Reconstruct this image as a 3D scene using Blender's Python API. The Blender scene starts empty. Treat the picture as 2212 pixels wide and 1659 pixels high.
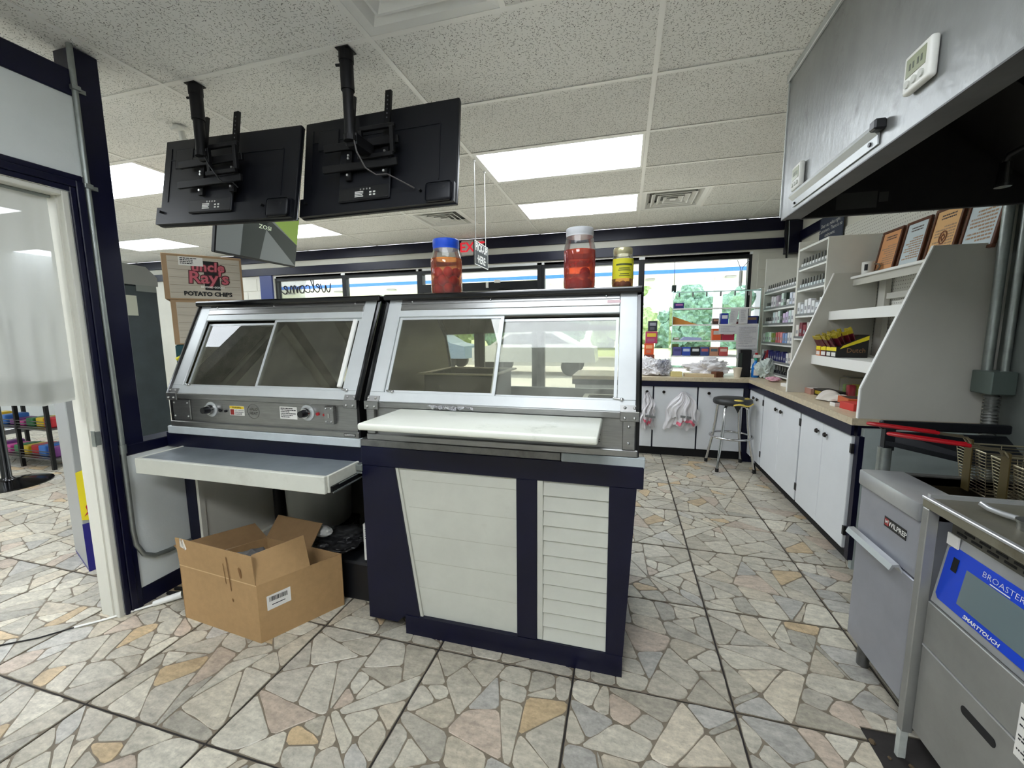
import bpy, bmesh, math, random
from mathutils import Vector, Matrix
random.seed(7)
C = bpy.context.scene.collection
SC = bpy.context.scene
PI = math.pi

# ------------------------------------------------------------------ camera
cam_d = bpy.data.cameras.new('camera'); cam = bpy.data.objects.new('camera', cam_d); C.objects.link(cam)
cam_d.sensor_fit = 'HORIZONTAL'; cam_d.sensor_width = 36.0; cam_d.lens = 886.1 * 36.0 / 2212.0
cam_d.clip_start = 0.05; cam_d.clip_end = 300
r_, u_, f_ = ((0.9645145, 0.26392055, -0.0075979), (-0.02558149, 0.12205303, 0.99219385), (-0.2627877, 0.95679099, -0.1244734))
cam.matrix_world = Matrix(((r_[0], u_[0], -f_[0], 0), (r_[1], u_[1], -f_[1], 0), (r_[2], u_[2], -f_[2], 1.40), (0, 0, 0, 1)))
SC.camera = cam
# ------------------------------------------------------------------ world, sun, exposure
w = bpy.data.worlds.new('world'); SC.world = w; w.use_nodes = True
bg = w.node_tree.nodes['Background']; bg.inputs[0].default_value = (0.90, 0.96, 1.0, 1); bg.inputs[1].default_value = 2.2
sun_d = bpy.data.lights.new('sun', 'SUN'); sun = bpy.data.objects.new('sun', sun_d); C.objects.link(sun)
sun_d.energy = 6.0; sun_d.angle = 0.02; sun_d.color = (1.0, 0.95, 0.86); sun.rotation_euler = (math.radians(-28), math.radians(22), 0)
PANEL = 7.5; KITCHEN_FILL = 22.0  # the second is the extra strength of unseen panels added as fill
SC.view_settings.view_transform = 'Standard'; SC.view_settings.look = 'None'
SC.view_settings.gamma = 1.0; SC.view_settings.use_curve_mapping = False
SC.view_settings.exposure = 0.66
SC.cycles.max_bounces = 9; SC.cycles.diffuse_bounces = 5; SC.cycles.transparent_max_bounces = 24
SC.cycles.sample_clamp_indirect = 6.0

# ------------------------------------------------------------------ materials
def lin(c):
    o = []
    for v in c:
        v /= 255.0
        o.append(v / 12.92 if v <= 0.04045 else ((v + 0.055) / 1.055) ** 2.4)
    return (o[0], o[1], o[2], 1)
MATS = {}
def mat(name, col=(200, 200, 200), rough=.5, metal=0.0, var=0.0, scale=8.0, stretch=(1, 1, 1), bump=0.0, bscale=60.0, spec=.5, attr=None, emit=0.0, dirt=None, dscale=3.0, dlo=.55, dhi=.75):
    if name in MATS: return MATS[name]
    m = bpy.data.materials.new(name); m.use_nodes = True; MATS[name] = m
    N = m.node_tree.nodes; L = m.node_tree.links; b = N['Principled BSDF']
    c = lin(col); b.inputs['Base Color'].default_value = c
    b.inputs['Roughness'].default_value = rough; b.inputs['Metallic'].default_value = metal
    b.inputs['Specular IOR Level'].default_value = spec
    src = None
    if attr:
        a = N.new('ShaderNodeAttribute'); a.attribute_name = attr; src = a.outputs['Color']
    if var or bump or dirt:
        tc = N.new('ShaderNodeTexCoord'); mp = N.new('ShaderNodeMapping'); L.new(tc.outputs['Object'], mp.inputs[0])
        mp.inputs['Scale'].default_value = stretch
    if var:
        n = N.new('ShaderNodeTexNoise'); n.inputs['Scale'].default_value = scale; n.inputs['Detail'].default_value = 6; n.inputs['Roughness'].default_value = .65
        L.new(mp.outputs[0], n.inputs[0])
        r = N.new('ShaderNodeMapRange'); r.inputs[1].default_value = .3; r.inputs[2].default_value = .7; r.inputs[3].default_value = 1 - var; r.inputs[4].default_value = 1 + var * .6
        L.new(n.outputs[0], r.inputs[0])
        mx = N.new('ShaderNodeMix'); mx.data_type = 'RGBA'; mx.blend_type = 'MULTIPLY'; mx.inputs[0].default_value = 1
        if src: L.new(src, mx.inputs[6])
        else: mx.inputs[6].default_value = c
        L.new(r.outputs[0], mx.inputs[7]); src = mx.outputs[2]
    if dirt:
        n = N.new('ShaderNodeTexNoise'); n.inputs['Scale'].default_value = dscale; n.inputs['Detail'].default_value = 8; n.inputs['Roughness'].default_value = .7
        L.new(tc.outputs['Object'], n.inputs[0])
        r = N.new('ShaderNodeMapRange'); r.inputs[1].default_value = dlo; r.inputs[2].default_value = dhi
        L.new(n.outputs[0], r.inputs[0])
        mx = N.new('ShaderNodeMix'); mx.data_type = 'RGBA'; L.new(r.outputs[0], mx.inputs[0])
        if src: L.new(src, mx.inputs[6])
        else: mx.inputs[6].default_value = c
        mx.inputs[7].default_value = lin(dirt); src = mx.outputs[2]
    if src: L.new(src, b.inputs['Base Color'])
    if bump:
        n = N.new('ShaderNodeTexNoise'); n.inputs['Scale'].default_value = bscale; n.inputs['Detail'].default_value = 4
        L.new(mp.outputs[0], n.inputs[0])
        bp = N.new('ShaderNodeBump'); bp.inputs['Strength'].default_value = bump; bp.inputs['Distance'].default_value = .004
        L.new(n.outputs[0], bp.inputs['Height']); L.new(bp.outputs[0], b.inputs['Normal'])
    if emit:
        b.inputs['Emission Color'].default_value = c; b.inputs['Emission Strength'].default_value = emit
    return m
def glass(name, tint=(1, 1, 1), gloss=1.0, rough=0.01, haze=0.0, hazecol=(200, 200, 190)):
    if name in MATS: return MATS[name]
    m = bpy.data.materials.new(name); m.use_nodes = True; MATS[name] = m
    N = m.node_tree.nodes; L = m.node_tree.links; N.remove(N['Principled BSDF']); out = N['Material Output']
    t = N.new('ShaderNodeBsdfTransparent'); t.inputs[0].default_value = (*tint, 1)
    g = N.new('ShaderNodeBsdfGlossy'); g.inputs['Roughness'].default_value = rough
    fr = N.new('ShaderNodeFresnel'); fr.inputs[0].default_value = 1.5
    k = N.new('ShaderNodeMath'); k.operation = 'MULTIPLY'; k.inputs[1].default_value = gloss; L.new(fr.outputs[0], k.inputs[0])
    mx = N.new('ShaderNodeMixShader'); L.new(k.outputs[0], mx.inputs[0]); L.new(t.outputs[0], mx.inputs[1]); L.new(g.outputs[0], mx.inputs[2])
    last = mx
    if haze:
        d = N.new('ShaderNodeBsdfDiffuse'); d.inputs[0].default_value = lin(hazecol)
        tc = N.new('ShaderNodeTexCoord'); n = N.new('ShaderNodeTexNoise'); n.inputs['Scale'].default_value = 9; n.inputs['Detail'].default_value = 9; n.inputs['Roughness'].default_value = .75
        L.new(tc.outputs['Object'], n.inputs[0])
        r = N.new('ShaderNodeMapRange'); r.inputs[1].default_value = .4; r.inputs[2].default_value = .75; r.inputs[3].default_value = haze * .35; r.inputs[4].default_value = haze
        L.new(n.outputs[0], r.inputs[0])
        m2 = N.new('ShaderNodeMixShader'); L.new(r.outputs[0], m2.inputs[0]); L.new(last.outputs[0], m2.inputs[1]); L.new(d.outputs[0], m2.inputs[2]); last = m2
    L.new(last.outputs[0], out.inputs[0])
    return m
NAVY = mat('navy_paint', (7, 9, 38), .34, spec=.35, var=.25, scale=5, bump=.15, bscale=30)
WHITEP = mat('white_paint', (222, 224, 220), .5, var=.06, scale=3, bump=.08, bscale=40)
WHITEP2 = mat('worn_white_paint', (208, 209, 198), .5, var=.08, scale=4, dirt=(150, 146, 128), dscale=2.2, dlo=.58, dhi=.95, bump=.1, bscale=25)
WALLP = mat('wall_paint', (214, 219, 217), .6, var=.04, scale=6, bump=.12, bscale=120)
CREAM = mat('cream_paint', (218, 216, 204), .6, var=.05, scale=3)
STEEL = mat('brushed_steel', (150, 150, 148), .34, .9, var=.18, scale=9, stretch=(1, 1, 14))
STEELD = mat('dull_steel', (122, 122, 120), .42, .8, var=.25, scale=7, stretch=(3, 3, 3), dirt=(70, 66, 56), dscale=5, dlo=.55, dhi=.85)
ALU = mat('white_aluminium', (194, 198, 198), .38, .25, var=.05, scale=10)
CHROME = mat('chrome', (205, 205, 205), .12, 1.0)
BLACKP = mat('black_plastic', (10, 11, 16), .42)
BLACKM = mat('black_metal', (9, 9, 11), .5, .0, spec=.3)
BLACKG = mat('gloss_black', (8, 8, 9), .15)
RUBBER = mat('black_rubber', (16, 16, 16), .7)
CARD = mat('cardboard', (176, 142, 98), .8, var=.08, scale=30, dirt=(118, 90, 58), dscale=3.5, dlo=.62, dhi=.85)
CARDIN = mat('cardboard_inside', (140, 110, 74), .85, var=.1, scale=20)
GALV = mat('galvanised_metal', (150, 156, 152), .4, .7, var=.2, scale=14)
WHITEPL = mat('white_plastic', (228, 228, 222), .4)
PAPER = mat('paper', (228, 226, 220), .8, var=.05, scale=12)
INK = mat('ink', (20, 20, 22), .7)
RED = mat('red_plastic', (160, 14, 26), .3)
BLUE = mat('blue_plastic', (24, 70, 190), .4)
GLASSW = glass('window_glass', (.97, .99, .98), .8)
GLASSC = glass('case_glass', (.88, .88, .82), 1.25, .015, .12, (170, 168, 150)); GLASSC2 = glass('case_glass_dirty', (.87, .88, .84), 1.1, .03, .36, (186, 188, 178))
GLASSJ = glass('jar_glass', (.985, .99, .99), .8, .02, .07, (226, 228, 230))

# ------------------------------------------------------------------ geometry helpers
ORG = {}
ORD = ['first', 'second', 'third', 'fourth', 'fifth', 'sixth', 'seventh', 'eighth', 'ninth', 'tenth', 'eleventh', 'twelfth', 'thirteenth']
class B:
    def __init__(s): s.bm = bmesh.new(); s.mi = 0
    def _mk(s, vs, fs):
        v = [s.bm.verts.new(p) for p in vs]; out = []
        for f in fs:
            try:
                q = s.bm.faces.new([v[i] for i in f]); q.material_index = s.mi; out.append(q)
            except ValueError: pass
        return v, out
    def hexa(s, p, bev=0, seg=1):
        v, fs = s._mk(p, [(0, 1, 2, 3), (7, 6, 5, 4), (0, 4, 5, 1), (1, 5, 6, 2), (2, 6, 7, 3), (3, 7, 4, 0)])
        if bev:
            bmesh.ops.recalc_face_normals(s.bm, faces=fs)
            es = list({e for f in fs for e in f.edges})
            r = bmesh.ops.bevel(s.bm, geom=es, offset=bev, segments=seg, affect='EDGES', profile=.5)
            for f in r['faces']: f.material_index = s.mi
        return s
    def box(s, x0, x1, y0, y1, z0, z1, bev=0, seg=1):
        return s.hexa([(x0, y0, z0), (x1, y0, z0), (x1, y1, z0), (x0, y1, z0), (x0, y0, z1), (x1, y0, z1), (x1, y1, z1), (x0, y1, z1)], bev, seg)
    def obox(s, mtx, sx, sy, sz, bev=0, seg=1):      # centred box under a matrix
        p = [(-1, -1, -1), (1, -1, -1), (1, 1, -1), (-1, 1, -1), (-1, -1, 1), (1, -1, 1), (1, 1, 1), (-1, 1, 1)]
        return s.hexa([tuple(mtx @ Vector((a * sx / 2, b * sy / 2, c * sz / 2))) for a, b, c in p], bev, seg)
    def prism(s, pts, off):
        n = len(pts); o = Vector(off); a = [Vector(p) for p in pts]; b = [p + o for p in a]
        s._mk(a + b, [tuple(range(n - 1, -1, -1)), tuple(range(n, 2 * n))] + [(i, (i + 1) % n, n + (i + 1) % n, n + i) for i in range(n)])
        return s
    def quad(s, a, b, c, d): s._mk([a, b, c, d], [(0, 1, 2, 3)]); return s
    def cyl(s, p0, p1, r, n=14, r1=None, caps=True):
        p0, p1 = Vector(p0), Vector(p1); d = (p1 - p0).normalized(); r1 = r if r1 is None else r1
        a = d.orthogonal().normalized(); b = d.cross(a); vs = []
        for p, rr in ((p0, r), (p1, r1)):
            vs += [p + (a * math.cos(2 * PI * i / n) + b * math.sin(2 * PI * i / n)) * rr for i in range(n)]
        fs = [(i, (i + 1) % n, n + (i + 1) % n, n + i) for i in range(n)]
        if caps: fs += [tuple(range(n - 1, -1, -1)), tuple(range(n, 2 * n))]
        s._mk(vs, fs); return s
    def tube(s, pts, r, n=8, closed=False):
        P = [Vector(p) for p in pts]; m = len(P); vs = []; prev = None
        for i, p in enumerate(P):
            if closed: t = (P[(i + 1) % m] - P[i - 1])
            else: t = P[min(i + 1, m - 1)] - P[max(i - 1, 0)]
            t.normalize()
            a = t.orthogonal().normalized() if prev is None else (prev - t * prev.dot(t)).normalized()
            prev = a; b = t.cross(a)
            vs += [p + (a * math.cos(2 * PI * k / n) + b * math.sin(2 * PI * k / n)) * r for k in range(n)]
        fs = []
        for i in range(m if closed else m - 1):
            j = (i + 1) % m
            fs += [(i * n + k, i * n + (k + 1) % n, j * n + (k + 1) % n, j * n + k) for k in range(n)]
        if not closed: fs += [tuple(range(n - 1, -1, -1)), tuple(range((m - 1) * n, m * n))]
        s._mk(vs, fs); return s
    def lathe(s, c, prof, n=20, cap=True):
        c = Vector(c); vs = []
        for r, z in prof:
            vs += [c + Vector((r * math.cos(2 * PI * i / n), r * math.sin(2 * PI * i / n), z)) for i in range(n)]
        fs = []
        for k in range(len(prof) - 1):
            fs += [(k * n + i, k * n + (i + 1) % n, (k + 1) * n + (i + 1) % n, (k + 1) * n + i) for i in range(n)]
        if cap: fs += [tuple(range(n - 1, -1, -1)), tuple(range((len(prof) - 1) * n, len(prof) * n))]
        s._mk(vs, fs); return s
    def ball(s, c, r, u=14, v=9, sc=(1, 1, 1)):
        m = Matrix.Translation(c) @ Matrix.Diagonal((r * sc[0], r * sc[1], r * sc[2], 1))
        before = len(s.bm.faces); bmesh.ops.create_uvsphere(s.bm, u_segments=u, v_segments=v, radius=1, matrix=m)
        s.bm.faces.ensure_lookup_table()
        for f in s.bm.faces[before:]: f.material_index = s.mi
        return s
    def grid(s, fn, nu, nv):
        vs = [fn(i / nu, j / nv) for j in range(nv + 1) for i in range(nu + 1)]; q = nu + 1
        s._mk(vs, [(j * q + i, j * q + i + 1, (j + 1) * q + i + 1, (j + 1) * q + i) for j in range(nv) for i in range(nu)]); return s
    def build(s, name, m, parent=None, smooth=0, recalc=True):
        bm = s.bm
        if recalc: bmesh.ops.recalc_face_normals(bm, faces=bm.faces)
        vs = bm.verts
        xs = [v.co.x for v in vs]; ys = [v.co.y for v in vs]; zs = [v.co.z for v in vs]
        base = Vector(((min(xs) + max(xs)) / 2, (min(ys) + max(ys)) / 2, min(zs)))
        bmesh.ops.translate(bm, verts=bm.verts, vec=-base)
        me = bpy.data.meshes.new(name); bm.to_mesh(me); bm.free()
        for k in (m if isinstance(m, (list, tuple)) else [m]): me.materials.append(k)
        if smooth:
            me.polygons.foreach_set('use_smooth', [True] * len(me.polygons)); me.set_sharp_from_angle(angle=math.radians(smooth))
        o = bpy.data.objects.new(name, me); C.objects.link(o)
        if parent: o.parent = parent; o.location = base - ORG[parent.name]
        else: o.location = base
        ORG[o.name] = base
        return o
def tag(o, label=None, cat=None, group=None, kind=None):
    if label: o['label'] = label
    if cat: o['category'] = cat
    if group: o['group'] = group
    if kind: o['kind'] = kind
    return o
def thing(name, label, cat, loc, group=None, rot=None):     # rot given: children are built in local coordinates
    o = bpy.data.objects.new(name, None); C.objects.link(o); o.location = loc; o.empty_display_size = .05
    tag(o, label, cat, group); ORG[o.name] = Vector((0, 0, 0)) if rot is not None else Vector(loc)
    if rot is not None: o.rotation_euler = rot
    return o
def dup(root, loc, rot=None, label=None, group=None):
    r = root.copy(); C.objects.link(r); r.location = loc
    if rot is not None: r.rotation_euler = rot
    if label: r['label'] = label
    if group: r['group'] = group
    for ch in list(root.children):
        c = ch.copy(); C.objects.link(c); c.parent = r
        for g in list(ch.children):
            d = g.copy(); C.objects.link(d); d.parent = c
    return r
def text(name, s, size, o, xd, yd, m, parent=None, align='CENTER', ext=.0006, shear=0, bold=0, label=None, wscale=1.0):
    cu = bpy.data.curves.new('lettering', 'FONT'); cu.body = s; cu.size = size; cu.align_x = align; cu.align_y = 'CENTER'; cu.shear = shear; cu.offset = bold; cu.resolution_u = 2
    t = bpy.data.objects.new('lettering', cu); C.objects.link(t); bpy.context.view_layer.update()
    me = bpy.data.meshes.new_from_object(t.evaluated_get(bpy.context.evaluated_depsgraph_get()))
    bpy.data.objects.remove(t); bpy.data.curves.remove(cu)
    xd, yd = Vector(xd).normalized(), Vector(yd).normalized(); n = xd.cross(yd); o = Vector(o); b = B()
    for v in me.vertices:
        b.bm.verts.new(o + xd * v.co.x * wscale + yd * v.co.y + n * ext)
    b.bm.verts.ensure_lookup_table()
    for p in me.polygons:
        try: b.bm.faces.new([b.bm.verts[i] for i in p.vertices])
        except ValueError: pass
    bpy.data.meshes.remove(me)
    ob = b.build(name, m, parent, recalc=False)
    if label: ob['label'] = label
    return ob

# ------------------------------------------------------------------ floor: square stone-look tiles with dark grout
CZ = 2.676; X1, Y0, TX, TY = -1.1085, 1.7366, 1.219, 0.6096
FX, FY, FT = 0.42804, 2.11637, 0.59648
GROUT = mat('dark_grout', (42, 38, 36), .8, var=.3, scale=20)
TILEB = mat('tile_mortar', (122, 112, 96), .6, var=.2, scale=25, dirt=(88, 78, 66), dscale=4, dlo=.5, dhi=.8)
def stone_mat():
    m = bpy.data.materials.new('printed_stone'); m.use_nodes = True; N = m.node_tree.nodes; L = m.node_tree.links; b = N['Principled BSDF']
    b.inputs['Roughness'].default_value = .38
    a = N.new('ShaderNodeAttribute'); a.attribute_name = 'Col'; g = N.new('ShaderNodeNewGeometry')
    def noise(sc, det, lo, hi, a0, a1, stretch=None):
        n = N.new('ShaderNodeTexNoise'); n.inputs['Scale'].default_value = sc; n.inputs['Detail'].default_value = det; n.inputs['Roughness'].default_value = .7
        if stretch:
            mp = N.new('ShaderNodeMapping'); mp.inputs['Scale'].default_value = stretch; mp.inputs['Rotation'].default_value = (0, 0, .5); L.new(g.outputs['Position'], mp.inputs[0]); L.new(mp.outputs[0], n.inputs[0])
        else: L.new(g.outputs['Position'], n.inputs[0])
        r = N.new('ShaderNodeMapRange'); r.inputs[1].default_value = lo; r.inputs[2].default_value = hi; r.inputs[3].default_value = a0; r.inputs[4].default_value = a1
        L.new(n.outputs[0], r.inputs[0]); return r.outputs[0]
    def mul(x, y):
        mx = N.new('ShaderNodeMix'); mx.data_type = 'RGBA'; mx.blend_type = 'MULTIPLY'; mx.inputs[0].default_value = 1; L.new(x, mx.inputs[6]); L.new(y, mx.inputs[7]); return mx.outputs[2]
    s = mul(a.outputs['Color'], noise(16, 10, .3, .7, .66, 1.2, (1, 2.4, 1)))
    s = mul(s, noise(60, 8, .35, .65, .86, 1.1))
    s = mul(s, noise(95, 6, .56, .74, 1.0, .66))           # pits
    s = mul(s, noise(2.6, 9, .50, .76, 1.0, .66)); s = mul(s, noise(7.5, 10, .56, .72, 1.0, .70))          # ground-in grime
    L.new(s, b.inputs['Base Color'])
    n = N.new('ShaderNodeTexNoise'); n.inputs['Scale'].default_value = 55; n.inputs['Detail'].default_value = 6; L.new(g.outputs['Position'], n.inputs[0])
    bp = N.new('ShaderNodeBump'); bp.inputs['Strength'].default_value = .25; bp.inputs['Distance'].default_value = .003; L.new(n.outputs[0], bp.inputs['Height']); L.new(bp.outputs[0], b.inputs['Normal'])
    return m
STONE = stone_mat()
def clip(poly, n, d):           # keep points with n.p <= d
    out = []
    for i in range(len(poly)):
        a, b = poly[i], poly[(i + 1) % len(poly)]
        da, db = n[0] * a[0] + n[1] * a[1] - d, n[0] * b[0] + n[1] * b[1] - d
        if da <= 0: out.append(a)
        if (da < 0 < db) or (db < 0 < da):
            t = da / (da - db); out.append((a[0] + (b[0] - a[0]) * t, a[1] + (b[1] - a[1]) * t))
    return out
def area(p): return abs(sum(p[i][0] * p[(i + 1) % len(p)][1] - p[(i + 1) % len(p)][0] * p[i][1] for i in range(len(p)))) / 2 if len(p) > 2 else 0
def inset(poly, d):
    a2 = sum(poly[i][0] * poly[(i + 1) % len(poly)][1] - poly[(i + 1) % len(poly)][0] * poly[i][1] for i in range(len(poly)))
    if a2 < 0: poly = poly[::-1]
    res = poly
    for i in range(len(poly)):
        a, b = poly[i], poly[(i + 1) % len(poly)]; ex, ey = b[0] - a[0], b[1] - a[1]; l = math.hypot(ex, ey)
        if l < 1e-6: continue
        n = (ey / l, -ex / l); res = clip(res, n, n[0] * a[0] + n[1] * a[1] - d)
        if len(res) < 3: return []
    return res
def split(poly, tgt, rng):
    if area(poly) < tgt * rng.uniform(.5, 1.9): return [poly]
    cx = sum(p[0] for p in poly) / len(poly); cy = sum(p[1] for p in poly) / len(poly)
    best = max(((poly[i], poly[j]) for i in range(len(poly)) for j in range(i)), key=lambda q: (q[0][0] - q[1][0]) ** 2 + (q[0][1] - q[1][1]) ** 2)
    an = math.atan2(best[1][1] - best[0][1], best[1][0] - best[0][0]) + rng.uniform(-.75, .75)
    n = (math.cos(an), math.sin(an)); l = math.sqrt(area(poly)); d = n[0] * (cx + rng.uniform(-.18, .18) * l) + n[1] * (cy + rng.uniform(-.18, .18) * l)
    A, Bq = clip(poly, n, d), clip(poly, (-n[0], -n[1]), -d)
    if area(A) < tgt * .12 or area(Bq) < tgt * .12: return [poly]
    return split(A, tgt, rng) + split(Bq, tgt, rng)
SCOL = [(208, 202, 184), (203, 196, 178), (198, 192, 176), (192, 186, 171), (184, 179, 165), (197, 190, 172), (214, 208, 190), (207, 197, 176), (211, 205, 188), (187, 180, 163), (208, 184, 146), (200, 184, 166), (190, 187, 178), (205, 200, 184)]
def rough_outline(poly, rng):
    out = []
    for i in range(len(poly)):
        a, b = poly[i], poly[(i + 1) % len(poly)]; l = math.hypot(b[0] - a[0], b[1] - a[1])
        if l < .004: out.append(a); continue
        k = min(.012, l * .22); ux, uy = (b[0] - a[0]) / l, (b[1] - a[1]) / l
        out.append((a[0] + ux * k, a[1] + uy * k))
        m = int(l / .05)
        for q in range(1, m + 1):
            t = q / (m + 1); j = rng.uniform(-.0035, .001)
            out.append((a[0] + ux * l * t + uy * j * -1, a[1] + uy * l * t + ux * j))
        out.append((b[0] - ux * k, b[1] - uy * k))
    return out
h = FT / 2 - .0035
VAR = []
for v in range(8):
    rng = random.Random(40 + v); st = []
    for p in split([(-h, -h), (h, -h), (h, h), (-h, h)], .0165, rng):
        q = inset(p, .0030)
        if area(q) < .0004: continue
        q = rough_outline(q, rng); c = lin(rng.choice(SCOL)); k = rng.uniform(.78, 1.02); st.append((q, (c[0] * k, c[1] * k, c[2] * k, 1)))
    VAR.append(st)
def stone_bm(bm, lay, poly, col, z0=0.0, z1=.0022, T=None):
    T = T or (lambda x, y: (x, y))
    cx = sum(p[0] for p in poly) / len(poly); cy = sum(p[1] for p in poly) / len(poly)
    lo = [bm.verts.new((*T(*p), z0)) for p in poly]
    hi = [bm.verts.new((*T(cx + (p[0] - cx) * .972, cy + (p[1] - cy) * .972), z1)) for p in poly]
    n = len(poly); fs = [bm.faces.new(hi)] + [bm.faces.new((lo[i], lo[(i + 1) % n], hi[(i + 1) % n], hi[i])) for i in range(n)]
    for f in fs:
        for l in f.loops: l[lay] = col
def stone_mesh(poly, col):
    bm = bmesh.new(); lay = bm.loops.layers.float_color.new('Col'); stone_bm(bm, lay, poly, col); bmesh.ops.recalc_face_normals(bm, faces=bm.faces)
    me = bpy.data.meshes.new('stone'); bm.to_mesh(me); bm.free(); me.materials.append(STONE); return me
b = B(); b.box(-9.0, 2.1, -2.6, 5.62, -.12, -.004)
floor = tag(b.build('floor', GROUT), kind='structure')
PITX, PITY = .84, 1.575                     # the bare patch of slab under the fryers
def project(x, y, z):
    d = Vector((x, y, z - 1.4)); q = [Vector(a).dot(d) for a in (r_, u_, f_)]
    return (9e9, 9e9, q[2]) if q[2] < .05 else (1106 + 886.1 * q[0] / q[2], 829.5 - 886.1 * q[1] / q[2], q[2])
cells = []
for i in range(-16, 3):
    for j in range(-8, 6):
        cx, cy = FX + FT * (i + .5), FY + FT * (j + .5)
        if cx > 2.1 or cx < -8.6 or cy > 5.75 or cy < -2.5: continue
        u, v, d = project(cx, cy, 0)
        vis = -150 < u < 2350 and v < 1850 and d > .3
        hid = (-1.15 < cx < 0.0 and cy > 1.75) or (-2.4 < cx < -1.1 and cy > 1.9) or cx > 1.35
        cells.append((0 if vis and not hid else 1, d, i, j, cx, cy))
cells.sort()
tb = B(); tb.box(-h, h, -h, h, -.008, 0, .0012); tproto = None
VM = [[stone_mesh(p, c) for p, c in st] for st in VAR]
bm_rest = bmesh.new(); lay_rest = bm_rest.loops.layers.float_color.new('Col')
nst = 0
for k, (pri, d, i, j, cx, cy) in enumerate(cells):
    v = (i * 3 + j * 5) % 8; rot = ((i * 7 + j * 3) % 4) * PI / 2
    cs, sn = round(math.cos(rot)), round(math.sin(rot))
    cut = cx + h > PITX and cy - h < PITY
    if cut and cx - h > PITX and cy + h < PITY: continue
    if not cut:
        if tproto is None:
            tile = tb.build('floor_tile', TILEB, floor); tproto = tile
        else:
            tile = tproto.copy(); C.objects.link(tile)
        tile.parent = floor; tile.location = Vector((cx, cy, -.008)) - ORG['floor']; tile.rotation_euler.z = rot; 
        if pri == 0 and nst + len(VAR[v]) <= 300:
            for me in VM[v]:
                s = bpy.data.objects.new('stone', me); C.objects.link(s); s.parent = tile; s.location = (0, 0, .008); nst += 1
        else:
            for p, c in VAR[v]: stone_bm(bm_rest, lay_rest, p, c, T=lambda x, y: (cx + x * cs - y * sn, cy + x * sn + y * cs))
    else:
        ta = B()
        for kx in (0, 1):
            sq = [(cx - h, cy - h), (cx + h, cy - h), (cx + h, cy + h), (cx - h, cy + h)]
            sq = clip(sq, (1, 0), PITX) if kx == 0 else clip(clip(sq, (-1, 0), -PITX), (0, -1), -PITY)
            if area(sq) > 1e-4: ta.prism([(x, y, -.008) for x, y in sq], (0, 0, .008))
            for p, c in VAR[v]:
                q = [(cx + x * cs - y * sn, cy + x * sn + y * cs) for x, y in p]
                q = clip(q, (1, 0), PITX) if kx == 0 else clip(clip(q, (-1, 0), -PITX), (0, -1), -PITY)
                if area(q) > 2e-4: stone_bm(bm_rest, lay_rest, q, c)
        if len(ta.bm.verts): ta.build('floor_tile', TILEB, floor)
        else: ta.bm.free()
bmesh.ops.recalc_face_normals(bm_rest, faces=bm_rest.faces)
me = bpy.data.meshes.new('stone_paving'); bm_rest.to_mesh(me); bm_rest.free(); me.materials.append(STONE)
o = bpy.data.objects.new('stone_paving', me); C.objects.link(o); o.parent = floor; o.location = -ORG['floor']; tag(o, kind='stuff')
b = B(); rng = random.Random(3)
for k in range(90):
    x, y = rng.uniform(.85, 1.5), rng.uniform(.9, 1.56); r = rng.uniform(.003, .011); b.ball((x, y, -.002), r, 6, 4, (1, rng.uniform(.6, 1.4), .6))
o = tag(b.build('gravel', mat('pit_gravel', (96, 80, 58), .9, var=.5, scale=40)), 'loose brown gravel and grit on the bare dark slab under the fryer leg', 'gravel', kind='stuff')

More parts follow.
